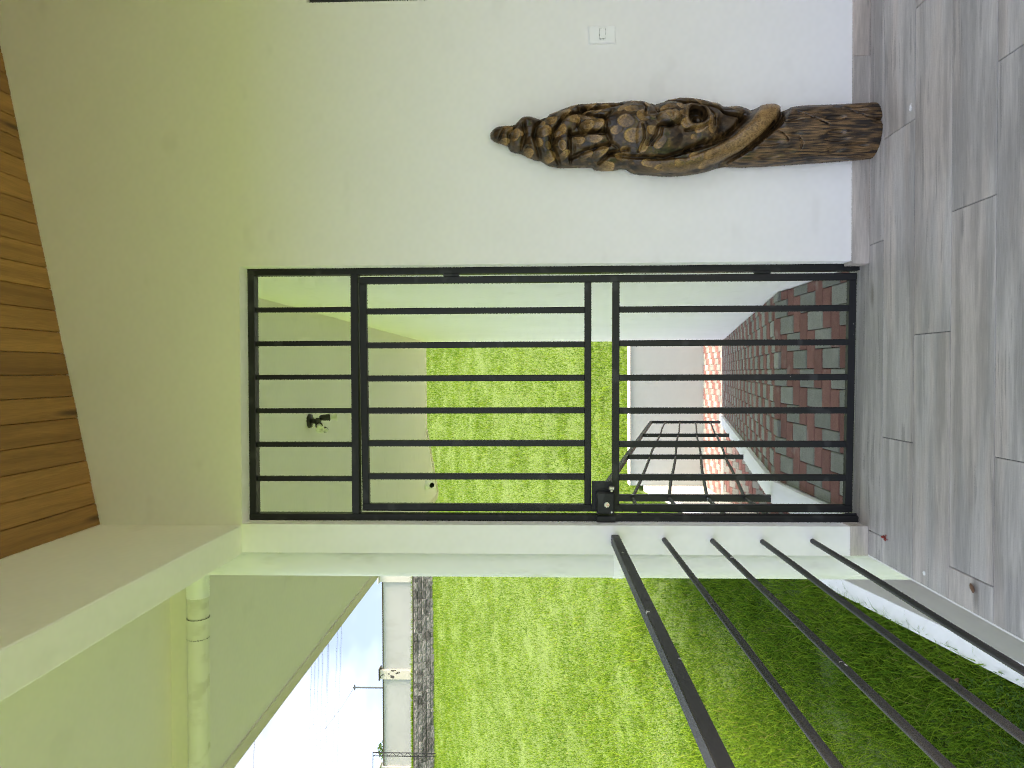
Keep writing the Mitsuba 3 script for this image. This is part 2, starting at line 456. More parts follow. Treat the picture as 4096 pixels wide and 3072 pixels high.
def lay_bricks(parent, regions, most):
    """Lays whole and cut pavers; the nearest ones are parts of their own, the rest is joined."""
    todo = []
    for (x0, x1, y0, y1, height, ox, oy) in regions:
        for cx, cy, along in herringbone(x0, x1, y0, y1, ox, oy):
            hx, hy = (0.1, 0.05) if along else (0.05, 0.1)
            a0, a1, b0, b1 = max(cx - hx, x0), min(cx + hx, x1), max(cy - hy, y0), min(cy + hy, y1)
            if a1 - a0 < 0.012 or b1 - b0 < 0.012:
                continue
            todo.append(((a0 + a1) / 2, (b0 + b1) / 2, a1 - a0, b1 - b0, along, height))
    view = []
    for t in todo:
        d = np.array([t[0], t[1], float(t[5](t[1]))]) - CAM
        f = d @ FWD
        seen = f > 3.1 and abs(d @ RIGHT) < 0.62 * f and t[0] < 1.1 and (t[0] > -0.68 or parent == 'path')
        seen = seen and not (parent == 'path' and t[0] > -0.78 and t[1] < 7.9)
        view.append(f if seen else 1e3 + f)
    order = np.argsort(view, kind='stable')
    rest = {'grey': [], 'red': []}
    r = np.random.default_rng(4)
    for rank, k in enumerate(order):
        cx, cy, lx, ly, along, height = todo[k]
        slope = (float(height(cy + 0.02)) - float(height(cy - 0.02))) / 0.04
        kind = 'red' if along else 'grey'
        tilt = np.array([r.normal(0, 0.006), r.normal(0, 0.006)])
        z = float(height(cy)) + r.normal(0, 0.0013)
        m = T().translate([cx, cy, z]).rotate([1, 0, 0], math.degrees(math.atan(slope) + tilt[0])).rotate([0, 1, 0], math.degrees(tilt[1]))
        m = m.scale([lx / 0.2, ly / 0.1, 1]) if along else m.rotate([0, 0, 1], 90).scale([ly / 0.2, lx / 0.1, 1])
        variant = int(r.integers(0, 8))
        if rank < most and view[k] < 1e3:
            part(parent, 'brick', {**BRICKS[kind][variant], 'to_world': m}, None)
        else:
            mm = np.array(m.matrix, float)
            rest[kind].append((BV @ mm[:3, :3].T + mm[:3, 3], variant))
    for kind, name in (('grey', 'grey_bricks'), ('red', 'red_bricks')):
        if rest[kind]:
            n = len(rest[kind])
            key = part(parent, name, (np.vstack([v for v, _ in rest[kind]]), (BQ[None] + 12 * np.arange(n)[:, None, None]).reshape(-1, 4)), f'mat_brick_{kind}',
                       uv=np.vstack([np.full((12, 2), 5.0) + [10 * t, 10 * ((3 * t + q) % 11)] for q, (_, t) in enumerate(rest[kind])]))
            labels[key] = {'label': f'{kind} pavers too far off to pick apart singly', 'kind': 'stuff'}


lay_bricks('ramp', [(-0.648, 0.462, 0.285, 7.93, prof_ramp, 0.012, 0.295)], 290)
lay_bricks('path', [(-1.99, 2.2, 8.19, 9.395, prof_path, -1.99, 8.2), (-1.99, -0.785, 2.5, 8.03, prof_path, -1.96, 2.53), (-0.785, 2.2, 7.96, 8.03, prof_path, -0.785, 7.96)], 290)
part('path', 'gutter_edge', bx(-1.99, 2.2, 8.036, 8.184, -1.56, -1.488, 0.006), 'mat_concrete', 'beige concrete edging strip across the brick path')
part('ramp', 'threshold', bx(-0.66, 0.462, 0.215, 0.283, -0.08, -0.012, 0.002), 'mat_cream')

kerb = thing('ramp_kerb', 'white painted kerb along the left side of the brick ramp, under its railing posts', 'kerb')
ky = [0.27, 1.27, 7.96]
own(kerb, prism_yz([(a, float(prof_ramp(a)) + 0.028) for a in ky] + [(7.96, -3.0), (0.27, -3.0)], -0.786, -0.653), 'mat_kerb')

wall_low = thing('retaining_wall', 'low cream retaining wall across the end of the brick path, lawn behind it', 'wall')
own(wall_low, bx(-2.0, 4.2, 9.40, 9.56, -2.2, -0.235, 0.004), 'mat_low_wall')
part(wall_low, 'coping', bx(-2.0, 4.2, 9.385, 9.565, -0.234, -0.205, 0.008), 'mat_kerb')
side = thing('sloping_wall', 'white topped garden wall that slopes down beside the lawn below the terrace', 'wall')
sz = lambda y: -2.254 + 0.19 * y
own(side, prism_yz([(-5.0, sz(-5) - 0.004), (9.39, sz(9.39) - 0.004), (9.39, -4.4), (-5.0, -4.4)], -2.148, -2.0), 'mat_cream')
part(side, 'cap', prism_yz([(-5.0, sz(-5) + 0.012), (9.38, sz(9.38) + 0.012), (9.38, sz(9.38) - 0.003), (-5.0, sz(-5) - 0.003)], -2.152, -1.996), 'mat_kerb')

# ------------------------------------------------------------------ terrace floor
struct('floor', 'terrace floor of grey wood look porcelain planks')
own('floor', bx(-0.779, 4.1, -3.6, 0.262, -0.30, -0.0045, 0), 'mat_grout')
part('floor', 'edge', bx(-0.786, -0.780, -3.6, 0.055, -0.30, -0.001, 0.001), 'mat_plaster')
part('floor', 'base', bx(-0.74, 4.1, -3.55, 0.064, -4.4, -0.302, 0), 'mat_cream')


def plank(x0, x1, y0, y1, z0, z1, seed, along_y=False, c=0.0012):
    m = bx(x0, x1, y0, y1, z0, z1, c)
    v = np.array(m.vertices)
    r = np.random.default_rng(seed)
    a, b = (v[:, 1], v[:, 0]) if along_y else (v[:, 0], v[:, 1])
    return m, np.stack([a - a.min() + 40.0 * r.integers(1, 40) + 2.0, b - b.min() + (v[:, 2] - v[:, 2].max()) + 3.0 * r.integers(1, 60)], 1)


rows = [(0.528, 0.24, -0.0585), (0.933, -0.0615, -0.2915), (1.336, -0.2945, -0.5245), (0.536, -0.5275, -0.7575), (0.937, -0.7605, -0.9905), (1.336, -0.9935, -1.2235), (0.536, -1.2265, -1.4565),
        (0.937, -1.4595, -1.6895), (1.336, -1.6925, -1.9225)]
for k, (j, ya, yb) in enumerate(rows):
    js = sorted([j + 1.203 * q for q in range(-3, 4)])
    cuts = [-0.779] + [a for a in js if -0.775 < a < 3.2] + [3.2]
    for q in range(len(cuts) - 1):
        a, b = cuts[q] + (0.0015 if q else 0), cuts[q + 1] - 0.0015
        lo, hi = min(ya, yb), max(ya, yb)
        m, uv = plank(a, b, lo, hi, -0.014, 0.0, 100 + 17 * k + q)
        part('floor', 'plank', m, 'mat_floor_tile', uv=uv)

# ------------------------------------------------------------------ house walls
CEIL = lambda x: 3.3333 + (x + 0.668) * 0.1983
wall = thing('terrace_wall', 'white plastered house wall holding the barred gate and the light switch', 'wall')
outline = Polygon([(-0.788, -0.30), (5.2, -0.30), (5.2, CEIL(5.2) + 0.05), (-0.788, CEIL(-0.788) + 0.05)])
outline = outline.difference(sbox(-0.663, -0.02, 0.4655, 2.698)).difference(sbox(1.598, 0.95, 2.9, 2.393))
own(wall, prism_xz(outline, 0.065, 0.262), 'mat_plaster')
for a, b, ya in ((0.452, 3.2, 0.055), (-0.785, -0.6585, 0.055)):
    cuts = [a] + [c for c in (1.32, 2.5) if a < c < b] + [b]
    for q in range(len(cuts) - 1):
        m, uv = plank(cuts[q] + (0.0008 if q else 0), cuts[q + 1], ya, 0.0655, 0.0005, 0.0725, 300 + q + int(10 * a))
        part(wall, 'skirting', m, 'mat_skirting', uv=uv)
for a, b in ((0.4525, 0.4665), (-0.664, -0.659)):
    m, uv = plank(a, b, 0.056, 0.137, 0.0008, 0.072, 330 + int(10 * a), True)
    part(wall, 'skirting', m, 'mat_skirting', uv=uv)
# room behind the window
part(wall, 'room', cat(bx(1.4, 3.1, 1.2, 1.25, 0.5, 2.7, 0), bx(1.4, 1.45, 0.262, 1.2, 0.5, 2.7, 0), bx(3.05, 3.1, 0.262, 1.2, 0.5, 2.7, 0), bx(1.4, 3.1, 0.262, 1.2, 2.65, 2.7, 0), bx(1.4, 3.1, 0.262, 1.2, 0.5, 0.55, 0)), 'mat_dark_room')

for k in range(9):
    m, uv = plank(3.9, 4.0, -1.98 + 0.227 * k, -1.98 + 0.227 * k + 0.225, -0.3, 4.30, 900 + k)
    part(wall, 'wood_panel', m, 'mat_teak', uv=np.stack([np.array(m.vertices)[:, 2] + 41.0 * (k + 1), np.array(m.vertices)[:, 1] + 3 * k], 1))

win = thing('window', 'dark framed window in the white wall, only its left edge in view', 'window')
part(win, 'frame', cat(bx(1.6, 1.645, 0.10, 0.15, 0.952, 2.391), bx(2.85, 2.898, 0.10, 0.15, 0.952, 2.391), bx(1.645, 2.85, 0.10, 0.15, 2.345, 2.391), bx(1.645, 2.85, 0.10, 0.15, 0.952, 1.0)), 'mat_bronze_frame')
part(win, 'pane', prism_xz(sbox(1.645, 1.0, 2.85, 2.345), 0.124, 0.1245), 'mat_clear_glass')

house = thing('house_side_wall', 'long white side wall of the house running beside the ramp beyond the gate', 'wall')
own(house, bx(0.467, 0.667, 0.2625, 7.93, -3.2, 3.131, 0.003), 'mat_plaster')
part(house, 'end_wall', bx(0.668, 6.0, 7.73, 7.93, -3.2, 3.131, 0.003), 'mat_plaster')

beam = thing('roof_beam', 'pale plastered beam along the open edge of the terrace, above the railing', 'beam')
own(beam, bx(-0.795, -0.668, -2.0, 0.064, 2.70, 3.60, 0.004), 'mat_plaster')
part(beam, 'cross_beam', bx(-0.667, 4.0, -2.0, -1.88, 2.70, 4.35, 0.004), 'mat_plaster')

roof = thing('roof_overhang', 'wide pale roof overhang above the lawn edge, seen from below', 'roof')
part(roof, 'soffit', prism_xy([(-2.235, 0.4165), (-2.16, 9.05), (-2.08, 9.15), (-0.914, 7.990), (0.477, 7.935), (6.2, 7.935), (6.2, 0.263), (-0.7945, 0.263), (-0.7945, 0.4165)], 3.132, 3.42), 'mat_soffit')
part(roof, 'front_soffit', prism_xy([(-2.235, -2.0), (-2.235, 0.416), (-0.7965, 0.416), (-0.7965, -2.0)], 3.212, 3.42), 'mat_soffit')
edge = [(-2.238, 0.42), (-2.162, 9.05), (-2.08, 9.16), (-0.914, 7.992), (-0.935, 7.92), (-2.06, 9.04), (-2.085, 8.95), (-2.155, 0.42)]
part(roof, 'drip_edge', prism_xy(edge, 3.122, 3.1315), 'mat_drip', 'bare grey concrete edge strip of the overhang')
part(roof, 'fascia', prism_xy([(-2.262, -2.0), (-2.184, 9.06), (-2.085, 9.19), (-0.905, 8.012), (-0.913, 7.995), (-2.08, 9.16), (-2.165, 9.05), (-2.24, -2.0)], 3.126, 3.60), 'mat_drip')
part(roof, 'top', prism_xy([(-2.23, -2.0), (-2.16, 9.05), (-0.914, 7.99), (6.2, 7.935), (6.2, 0.27), (-0.80, 0.27), (-0.80, -2.0)], 3.421, 3.60), 'mat_concrete')
part(roof, 'upper_roof', prism_xz(Polygon([(-0.9, 3.602), (6.2, 3.602), (6.2, 5.05), (-0.9, 3.66)]), 0.305, 7.93), 'mat_concrete')

struct('ceiling', 'sloping terrace ceiling lined with teak planks')
cy = [(-0.80, CEIL(-0.80) + 0.022), (5.4, CEIL(5.4) + 0.022), (5.4, CEIL(5.4) + 0.2), (-0.80, CEIL(-0.8) + 0.32)]
own('ceiling', prism_xz(Polygon(cy), -2.0, 0.30), 'mat_concrete')
w = 0.0945
for k in range(60):
    xa, xb = -0.667 + w * k, -0.667 + w * (k + 1) - 0.0018
    m = bx(xa, xb, -2.0, 0.0645, 0.0, 0.02, 0.0025)
    v = np.array(m.vertices)
    r = np.random.default_rng(700 + k)
    uv = np.stack([v[:, 1] + 5.2 + 40.0 * r.integers(1, 60), v[:, 0] - xa + v[:, 2] + 2.0 * r.integers(1, 50)], 1)
    v[:, 2] += CEIL(v[:, 0]) + r.uniform(-0.0015, 0.0015)
    m = trimesh.Trimesh(v, m.faces, process=False)
    part('ceiling', 'plank', m, 'mat_teak', uv=uv)

# ------------------------------------------------------------------ gate
gate = thing('gate', 'black steel barred gate with lock, in the doorway of the white wall', 'gate')
YF, YB = 0.145, 0.195
part(gate, 'frame', cat(bx(0.4365, 0.4655, YF, YB, 0.0, 2.698), bx(-0.6625, -0.6335, YF, YB, 0.0, 2.698), bx(-0.6335, 0.4365, YF + 0.001, YB - 0.001, 2.667, 2.697),
                        bx(-0.6335, 0.4365, YF + 0.001, YB - 0.001, 2.199, 2.232)), 'mat_black_paint', 'fixed outer frame of the gate')
for c in (0.2836, 0.1318, -0.0203, -0.171, -0.3236, -0.4781):
    part(gate, 'transom_bar', bx(c - 0.011, c + 0.011, YF + 0.016, YF + 0.038, 2.231, 2.668), 'mat_black_paint')
ang = math.atan(0.0332)
LEAF = T().translate([0.4255, YF + 0.002, 0]).rotate([0, 0, 1], -math.degrees(ang))


def leaf(name, mesh, mat='mat_black_paint', parent=None, **kw):
    mm = np.array(LEAF.matrix, float)
    if not isinstance(mesh, list):
        mesh = [mesh]
    m = cat(*mesh)
    m.apply_transform(mm)
    return part(parent or gate, name, m, mat, **kw)


WL = 1.053
lf = leaf('leaf', [bx(-0.0305, 0, 0, 0.03, 0.010, 2.1945), bx(-WL, -WL + 0.0325, 0, 0.03, 0.010, 2.1945), bx(-WL + 0.0325, -0.0305, 0.0006, 0.0294, 2.163, 2.1938), bx(-WL + 0.0325, -0.0305, 0.0006, 0.0294, 0.0108, 0.0425),
                   bx(-WL + 0.0325, -0.0305, 0.0006, 0.0294, 1.161, 1.1905), bx(-WL + 0.0325, -0.0305, 0.0006, 0.0294, 1.0365, 1.0675)], label='hinged leaf of the gate')
for c in (0.2729, 0.121, -0.0272, -0.1715, -0.3178, -0.4666):
    u = (0.4255 - c * (1 + 0.0107 * (0.4255 - c)))
    leaf('bar', bx(-u - 0.0135, -u + 0.0135, 0.002, 0.028, 1.190, 2.1635), parent=lf)
for c in (0.2735, 0.1247, -0.0280, -0.1735, -0.3215, -0.4690):
    u = (0.4255 - c * (1 + 0.0107 * (0.4255 - c)))
    leaf('bar', bx(-u - 0.0135, -u + 0.0135, 0.002, 0.028, 0.042, 1.037), parent=lf)
for z in (0.42, 1.78):
    part(gate, 'hinge', tube([(0.431, YF - 0.002, z - 0.035), (0.431, YF - 0.002, z + 0.035)], 0.007, 14), 'mat_black_paint', smooth=40)
lk = part(gate, 'lock', cat(bx(-0.6195, -0.5252, 0.095, 0.146, 1.0655, 1.1445, 0.006), bx(-0.6105, -0.4835, 0.140, 0.1535, 1.0677, 1.1605, 0.001)), 'mat_black_paint', 'square black rim lock on its plate')
part(lk, 'cylinder', lathe([(0, 0), (0.0118, 0), (0.0122, 0.001), (0.0122, 0.006), (0.0114, 0.008), (0, 0.008)], 28, (0, -1, 0), (-0.578, 0.0955, 1.100)), 'mat_chrome', smooth=40)
part(lk, 'key_plug', lathe([(0, 0), (0.0062, 0), (0.0062, 0.0095), (0.0055, 0.0102), (0, 0.0102)], 20, (0, -1, 0), (-0.5785, 0.0955, 1.0965)), 'mat_brass', smooth=40)
part(lk, 'keyhole', bx(-0.5790, -0.5780, 0.0845, 0.086, 1.0915, 1.1000, 0), 'mat_slot')
part(lk, 'knob', cat(bx(-0.5135, -0.4985, 0.085, 0.110, 1.0665, 1.0915, 0.003), bx(-0.524, -0.5135, 0.091, 0.104, 1.073, 1.085, 0.002)), 'mat_chrome')
part(lk, 'rivet', lathe([(0, 0), (0.004, 0), (0.0036, 0.0018), (0, 0.003)], 16, (0, -1, 0), (-0.6115, 0.0955, 1.0785)), 'mat_white_plastic', smooth=60)
for x, z in ((-0.5315, 1.138), (-0.5315, 1.072), (-0.6125, 1.138)):
    part(lk, 'screw', lathe([(0, 0), (0.0028, 0), (0.0026, 0.001), (0, 0.0015)], 12, (0, -1, 0), (x, 0.0953, z)), 'mat_black_paint')
part(gate, 'strike', bx(-0.6585, -0.6315, 0.112, 0.1448, 1.058, 1.143, 0.003), 'mat_black_paint', 'box strike welded to the frame beside the lock')
part(gate, 'floor_bolt', tube([(-0.6305, 0.168, 0.0), (-0.6305, 0.168, 0.05)], 0.005, 10), 'mat_rail_paint')

# ------------------------------------------------------------------ railings
rail = thing('terrace_railing', 'dark grey horizontal bar railing along the open left edge of the terrace', 'railing')
part(rail, 'top_rail', bx(-0.7455, -0.7025, -3.58, 0.0652, 1.050, 1.0845, 0.003), 'mat_rail_paint')
for z in (0.8545, 0.652, 0.4418, 0.2286):
    ys = np.linspace(-3.56, 0.0655, 30)
    wob = 0.0016 * np.sin(ys * 3.1 + z * 9) + 0.001 * np.sin(ys * 7.7 + z * 23)
    part(rail, 'rail', tube(np.stack([-0.7265 + wob, ys, z + 0.7 * wob], 1), 0.0108, 14), 'mat_rail_paint', smooth=50)
part(rail, 'post', bx(-0.745, -0.705, -3.56, -3.52, -0.03, 1.052, 0.003), 'mat_rail_paint')

rr = thing('ramp_railing', 'dark railing with four posts along the left kerb of the ramp beyond the gate', 'railing')
py = [1.29, 3.34, 5.47, 7.64]
pz = [float(prof_ramp(y)) for y in py]
for y, z in zip(py, pz):
    part(rr, 'post', bx(-0.782, -0.742, y - 0.02, y + 0.02, z - 0.045, z + 1.045, 0.003), 'mat_rail_paint')
tr = prism_yz([(1.27, pz[0] + 1.046), (7.66, pz[3] + 1.042), (7.66, pz[3] + 1.076), (1.27, pz[0] + 1.08)], -0.782, -0.742)
part(rr, 'top_rail', cat(tr, bx(-0.782, -0.742, 0.2628, 1.2695, pz[0] + 1.048, pz[0] + 1.0795, 0.002)), 'mat_rail_paint')
for h in (0.852, 0.632, 0.405, 0.182):
    pts = [(-0.762, 0.2632, h + 0.03), (-0.762, 1.29, pz[0] + h)] + [(-0.762 + 0.004 * math.sin(5 * y + 9 * h), y, float(prof_ramp(y)) + h + 0.006 * math.sin(2.1 * y + 7 * h)) for y in np.linspace(1.9, 7.0, 9)] + [(-0.762, 7.64, pz[3] + h)]
    part(rr, 'rail', tube(pts, 0.0108, 12), 'mat_rail_paint', smooth=50)

# ------------------------------------------------------------------ pipes
dp = thing('downpipe', 'white plastic downpipe standing against the left side of the wall beside the railing', 'pipe')
own(dp, tube([(-0.8585, 0.155, z) for z in (-2.6, -1, 0, 1.0, 2.0, 2.93)], 0.0545, 36), 'mat_pvc', smooth=50)
part(dp, 'coupling', lathe([(0.0546, -0.022), (0.0572, -0.022), (0.0577, -0.019), (0.0577, 0.019), (0.0572, 0.022), (0.0546, 0.022)], 36, (0, 0, 1), (-0.8585, 0.155, 1.046)), 'mat_white_plastic', smooth=50)
part(dp, 'elbow', tube([(-0.8585, 0.155, 2.92), (-0.8585, 0.158, 2.99), (-0.8585, 0.19, 3.035), (-0.8585, 0.25, 3.05), (-0.8585, 0.30, 3.05)], 0.058, 30), 'mat_pvc', smooth=50)
hp = thing('soffit_pipe', 'pale drain pipe hung level under the roof overhang left of the beam', 'pipe')
own(hp, tube([(x, 0.372, 3.05) for x in (-0.86, -1.3, -1.8, -2.2)], 0.0485, 36), 'mat_pvc_old', smooth=50)
part(hp, 'coupling', lathe([(0.0486, -0.048), (0.0518, -0.048), (0.0522, -0.045), (0.0522, 0.045), (0.0518, 0.048), (0.0486, 0.048)], 36, (1, 0, 0), (-1.235, 0.372, 3.05)), 'mat_pvc_old', smooth=50)
for jx in (-1.1865, -1.2835):
    part(hp, 'joint_seam', lathe([(0.0486, -0.0012), (0.0527, -0.0012), (0.0527, 0.0012), (0.0486, 0.0012)], 36, (1, 0, 0), (jx, 0.372, 3.05)), 'mat_mould')
part(hp, 'elbow', tube([(-0.86, 0.30, 3.05), (-0.90, 0.34, 3.05), (-0.97, 0.372, 3.05), (-1.085, 0.372, 3.05)], 0.0525, 30), 'mat_white_plastic', smooth=50)

# ------------------------------------------------------------------ light switch
sw = thing('light_switch', 'white wall switch with one narrow rocker, right of the wooden carving', 'light switch')
part(sw, 'plate', trimesh.convex.convex_hull(np.array([(x, y, z) for x, z, y in
     [(1.394, 1.0632, 0.0652), (1.4695, 1.0632, 0.0652), (1.394, 1.1797, 0.0652), (1.4695, 1.1797, 0.0652), (1.394, 1.0632, 0.0605), (1.4695, 1.0632, 0.0605), (1.394, 1.1797, 0.0605), (1.4695, 1.1797, 0.0605),
      (1.3975, 1.0680, 0.0560), (1.466, 1.0680, 0.0560), (1.3975, 1.1750, 0.0560), (1.466, 1.1750, 0.0560), (1.4315, 1.0745, 0.0552), (1.4315, 1.1685, 0.0552)]])), 'mat_white_plastic', smooth=25)
part(sw, 'rocker_slot', bx(1.4112, 1.4578, 0.0535, 0.0553, 1.1078, 1.1338, 0), 'mat_slot')
part(sw, 'rocker', trimesh.convex.convex_hull(np.array([(x, y, z) for x, y in ((1.4125, 0.0553), (1.4125, 0.0495), (1.435, 0.0520), (1.457, 0.0528), (1.457, 0.0553)) for z in (1.1090, 1.1327)])), 'mat_white_plastic')

# ------------------------------------------------------------------ flood light and camera under the overhang
fl = thing('security_light', 'black twin lamp security light on the soffit beyond the gate', 'light')
O = np.array([-0.365, 2.29, 3.132])
part(fl, 'base', cat(lathe([(0, 0), (0.052, 0), (0.054, 0.006), (0.050, 0.022), (0.034, 0.030), (0, 0.032)], 28, (0, 0, -1), O), bx(O[0] - 0.017, O[0] + 0.017, O[1] - 0.016, O[1] + 0.016, O[2] - 0.060, O[2] - 0.028, 0.004)), 'mat_black_plastic', smooth=40)


def lamp(start, direction, mat, label):
    d = np.array(direction, float)
    d /= np.linalg.norm(d)
    s = O + np.array(start)
    h = part(fl, 'lamp_holder', lathe([(0, -0.012), (0.014, -0.010), (0.021, 0.0), (0.0225, 0.012), (0.0250, 0.058), (0.0275, 0.062), (0.0275, 0.068), (0.020, 0.068), (0.016, 0.02), (0, 0.02)], 26, d, s), 'mat_black_plastic', smooth=40)
    part(h, 'bulb', lathe([(0, 0.030), (0.015, 0.030), (0.0175, 0.075), (0.030, 0.112), (0.0325, 0.117), (0.031, 0.121), (0.020, 0.1195), (0.017, 0.112), (0.010, 0.104), (0, 0.102)], 28, d, s), mat, label, smooth=35)


lamp((0.008, -0.02, -0.072), (-0.50, -0.62, -0.36), 'mat_bulb', 'pale reflector bulb facing the camera')
lamp((0.022, 0.02, -0.086), (0.05, 0.30, -0.95), 'mat_bulb', 'reflector bulb pointing down')
part(fl, 'sensor', cat(tube([O + (-0.006, -0.01, -0.045), O + (-0.045, 0.0, -0.085), O + (-0.058, 0.0, -0.118)], 0.010, 12), lathe([(0, 0), (0.018, 0), (0.020, 0.008), (0.020, 0.030), (0.015, 0.036), (0, 0.037)], 20, (-0.6, 0, -0.8), O + (-0.056, 0.0, -0.112))), 'mat_black_plastic', smooth=40)
part(fl, 'sensor_window', lathe([(0, 0), (0.0155, 0), (0.0155, 0.012), (0.012, 0.0165), (0, 0.018)], 20, (-0.45, -0.5, -0.8), O + (-0.066, -0.010, -0.130)), 'mat_bulb', smooth=40)

cm = thing('security_camera', 'small white turret camera with black lens near the corner of the roof overhang', 'camera')
K = np.array([-1.725, 7.80, 3.118])
part(cm, 'base', lathe([(0, -0.012), (0.083, -0.012), (0.085, 0.0), (0.082, 0.022), (0.060, 0.040), (0, 0.042)], 32, (0, 0, -1), K), 'mat_white_plastic', smooth=40)
part(cm, 'ball', cat((lambda s: (s.apply_translation(K + np.array([-0.004, -0.020, -0.056])), s)[1])(trimesh.creation.icosphere(3, 0.056)),
                     lathe([(0.040, 0.030), (0.0495, 0.030), (0.0495, 0.062), (0.046, 0.066), (0.040, 0.066)], 30, (-0.10, -0.80, -0.58), K + (-0.004, -0.020, -0.056))), 'mat_white_plastic', smooth=40)
part(cm, 'lens', lathe([(0, 0.064), (0.034, 0.064), (0.0455, 0.0610), (0.0455, 0.05), (0, 0.05)], 30, (-0.10, -0.80, -0.58), K + (-0.004, -0.020, -0.056)), 'mat_lens', smooth=40)

# ------------------------------------------------------------------ carved log
SIL = np.array([(1.596, 1.021, 0.997), (1.584, 1.033, 0.985), (1.572, 1.041, 0.979), (1.548, 1.046, 0.972), (1.524, 1.046, 0.962), (1.512, 1.047, 0.941), (1.492, 1.052, 0.934), (1.474, 1.064, 0.931), (1.464, 1.074, 0.927), (1.452, 1.078, 0.921),
  (1.435, 1.08, 0.912), (1.419, 1.079, 0.906), (1.405, 1.076, 0.901), (1.395, 1.071, 0.899), (1.383, 1.069, 0.899), (1.367, 1.077, 0.887), (1.347, 1.087, 0.876), (1.307, 1.101, 0.868), (1.251, 1.119, 0.868), (1.203, 1.126, 0.868), (1.166, 1.127, 0.866),
  (1.154, 1.128, 0.856), (1.122, 1.128, 0.853), (1.074, 1.129, 0.853), (1.046, 1.133, 0.859), (1.022, 1.137, 0.857), (0.998, 1.138, 0.841), (0.962, 1.132, 0.833), (0.93, 1.123, 0.832), (0.909, 1.117, 0.83), (0.881, 1.124, 0.827), (0.849, 1.136, 0.825),
  (0.805, 1.144, 0.826), (0.769, 1.143, 0.829), (0.729, 1.137, 0.834), (0.689, 1.131, 0.842), (0.64, 1.121, 0.857), (0.608, 1.116, 0.863), (0.576, 1.117, 0.861), (0.544, 1.117, 0.859), (0.52, 1.11, 0.859), (0.502, 1.099, 0.86), (0.48, 1.104, 0.861),
  (0.448, 1.107, 0.861), (0.416, 1.106, 0.863), (0.396, 1.101, 0.864), (0.375, 1.09, 0.865), (0.359, 1.096, 0.866), (0.335, 1.104, 0.867), (0.287, 1.108, 0.87), (0.207, 1.109, 0.874), (0.127, 1.111, 0.879), (0.046, 1.114, 0.884), (0.0, 1.116, 0.888)])[::-1]
OVALS = np.array([(1.079, 1.039, 0.027, 0.0128, -35), (1.063, 1.008, 0.0284, 0.0185, 0), (1.008, 1.042, 0.0298, 0.0227, 10), (0.978, 1.077, 0.0185, 0.017, 0), (0.954, 1.001, 0.0355, 0.0256, 0), (1.027, 0.973, 0.0213, 0.0227, 0), (0.971, 0.937, 0.017, 0.017, 20), (0.922, 0.963, 0.0241, 0.017, -50), (0.926, 0.903, 0.0227, 0.0156, -30), (1.065, 0.866, 0.027, 0.0128, -20), (1.016, 0.855, 0.0313, 0.0165, 20), (1.08, 0.804, 0.0241, 0.0156, 0), (1.093, 0.943, 0.0142, 0.017, 0), (1.11, 0.985, 0.0256, 0.008, 0), (1.11, 0.856, 0.0256, 0.008, 10), (1.038, 0.81, 0.0114, 0.017, 0), (0.998, 0.793, 0.0256, 0.017, 0), (0.983, 0.733, 0.0256, 0.0142, -30), (0.947, 0.764, 0.0128, 0.0099, 0), (0.857, 0.815, 0.017, 0.0142, 0), (0.88, 0.749, 0.0199, 0.017, 0), (0.891, 0.685, 0.0256, 0.017, -20), (0.856, 0.705, 0.0256, 0.0108, -20), (0.861, 0.932, 0.0284, 0.0128, 0), (0.889, 1.045, 0.0256, 0.0128, 10), (0.863, 1.11, 0.0256, 0.0114, 10), (1.132, 0.813, 0.0284, 0.0114, -10), (1.132, 0.767, 0.0227, 0.0114, 0), (1.1, 0.577, 0.0256, 0.0142, 20), (0.997, 0.691, 0.017, 0.0341, 0), (1.133, 1.011, 0.0284, 0.008, -5), (1.12, 1.113, 0.0256, 0.0085, 0), (1.113, 0.665, 0.017, 0.0142, 0), (1.111, 0.725, 0.0284, 0.0071, 20), (0.846, 0.875, 0.0341, 0.0099, 0), (0.909, 1.036, 0.0199, 0.0114, 20), (0.99, 1.309, 0.0256, 0.0222, 0), (1.025, 1.379, 0.0142, 0.0114, 0), (0.951, 1.392, 0.0142, 0.0156, 0), (0.938, 1.353, 0.0099, 0.0142, 0), (0.9, 1.346, 0.0227, 0.0185, 20), (0.991, 1.465, 0.0085, 0.0085, 0), (0.99, 1.488, 0.017, 0.0227, 0), (1.016, 1.516, 0.017, 0.0142, -30), (1.036, 1.533, 0.0199, 0.0094, 0), (0.974, 1.539, 0.0199, 0.0114, 0), (0.924, 1.434, 0.0199, 0.0128, 10), (1.04, 1.261, 0.0298, 0.0241, 0), (1.069, 1.287, 0.0227, 0.0156, -30), (1.081, 1.329, 0.0227, 0.0099, -20), (1.103, 1.258, 0.0313, 0.0142, -20), (1.109, 1.182, 0.027, 0.0148, 0), (1.042, 1.197, 0.0298, 0.0119, 10), (1.002, 1.199, 0.0298, 0.0213, -10), (1.007, 1.154, 0.0256, 0.0199, 0), (0.949, 1.23, 0.0213, 0.0142, 0), (0.951, 1.168, 0.027, 0.0142, 0), (0.9, 1.193, 0.0199, 0.0119, -10), (0.905, 1.139, 0.027, 0.017, -20), (0.863, 1.114, 0.0284, 0.0119, 0), (1.073, 1.199, 0.0256, 0.0108, 10), (1.067, 1.156, 0.017, 0.017, 0), (1.095, 1.12, 0.0256, 0.0099, -5), (0.933, 1.295, 0.0142, 0.017, 0), (0.899, 1.287, 0.0199, 0.0128, -30), (0.991, 1.369, 0.0256, 0.0227, 0), (1.039, 1.343, 0.0227, 0.017, -20)])
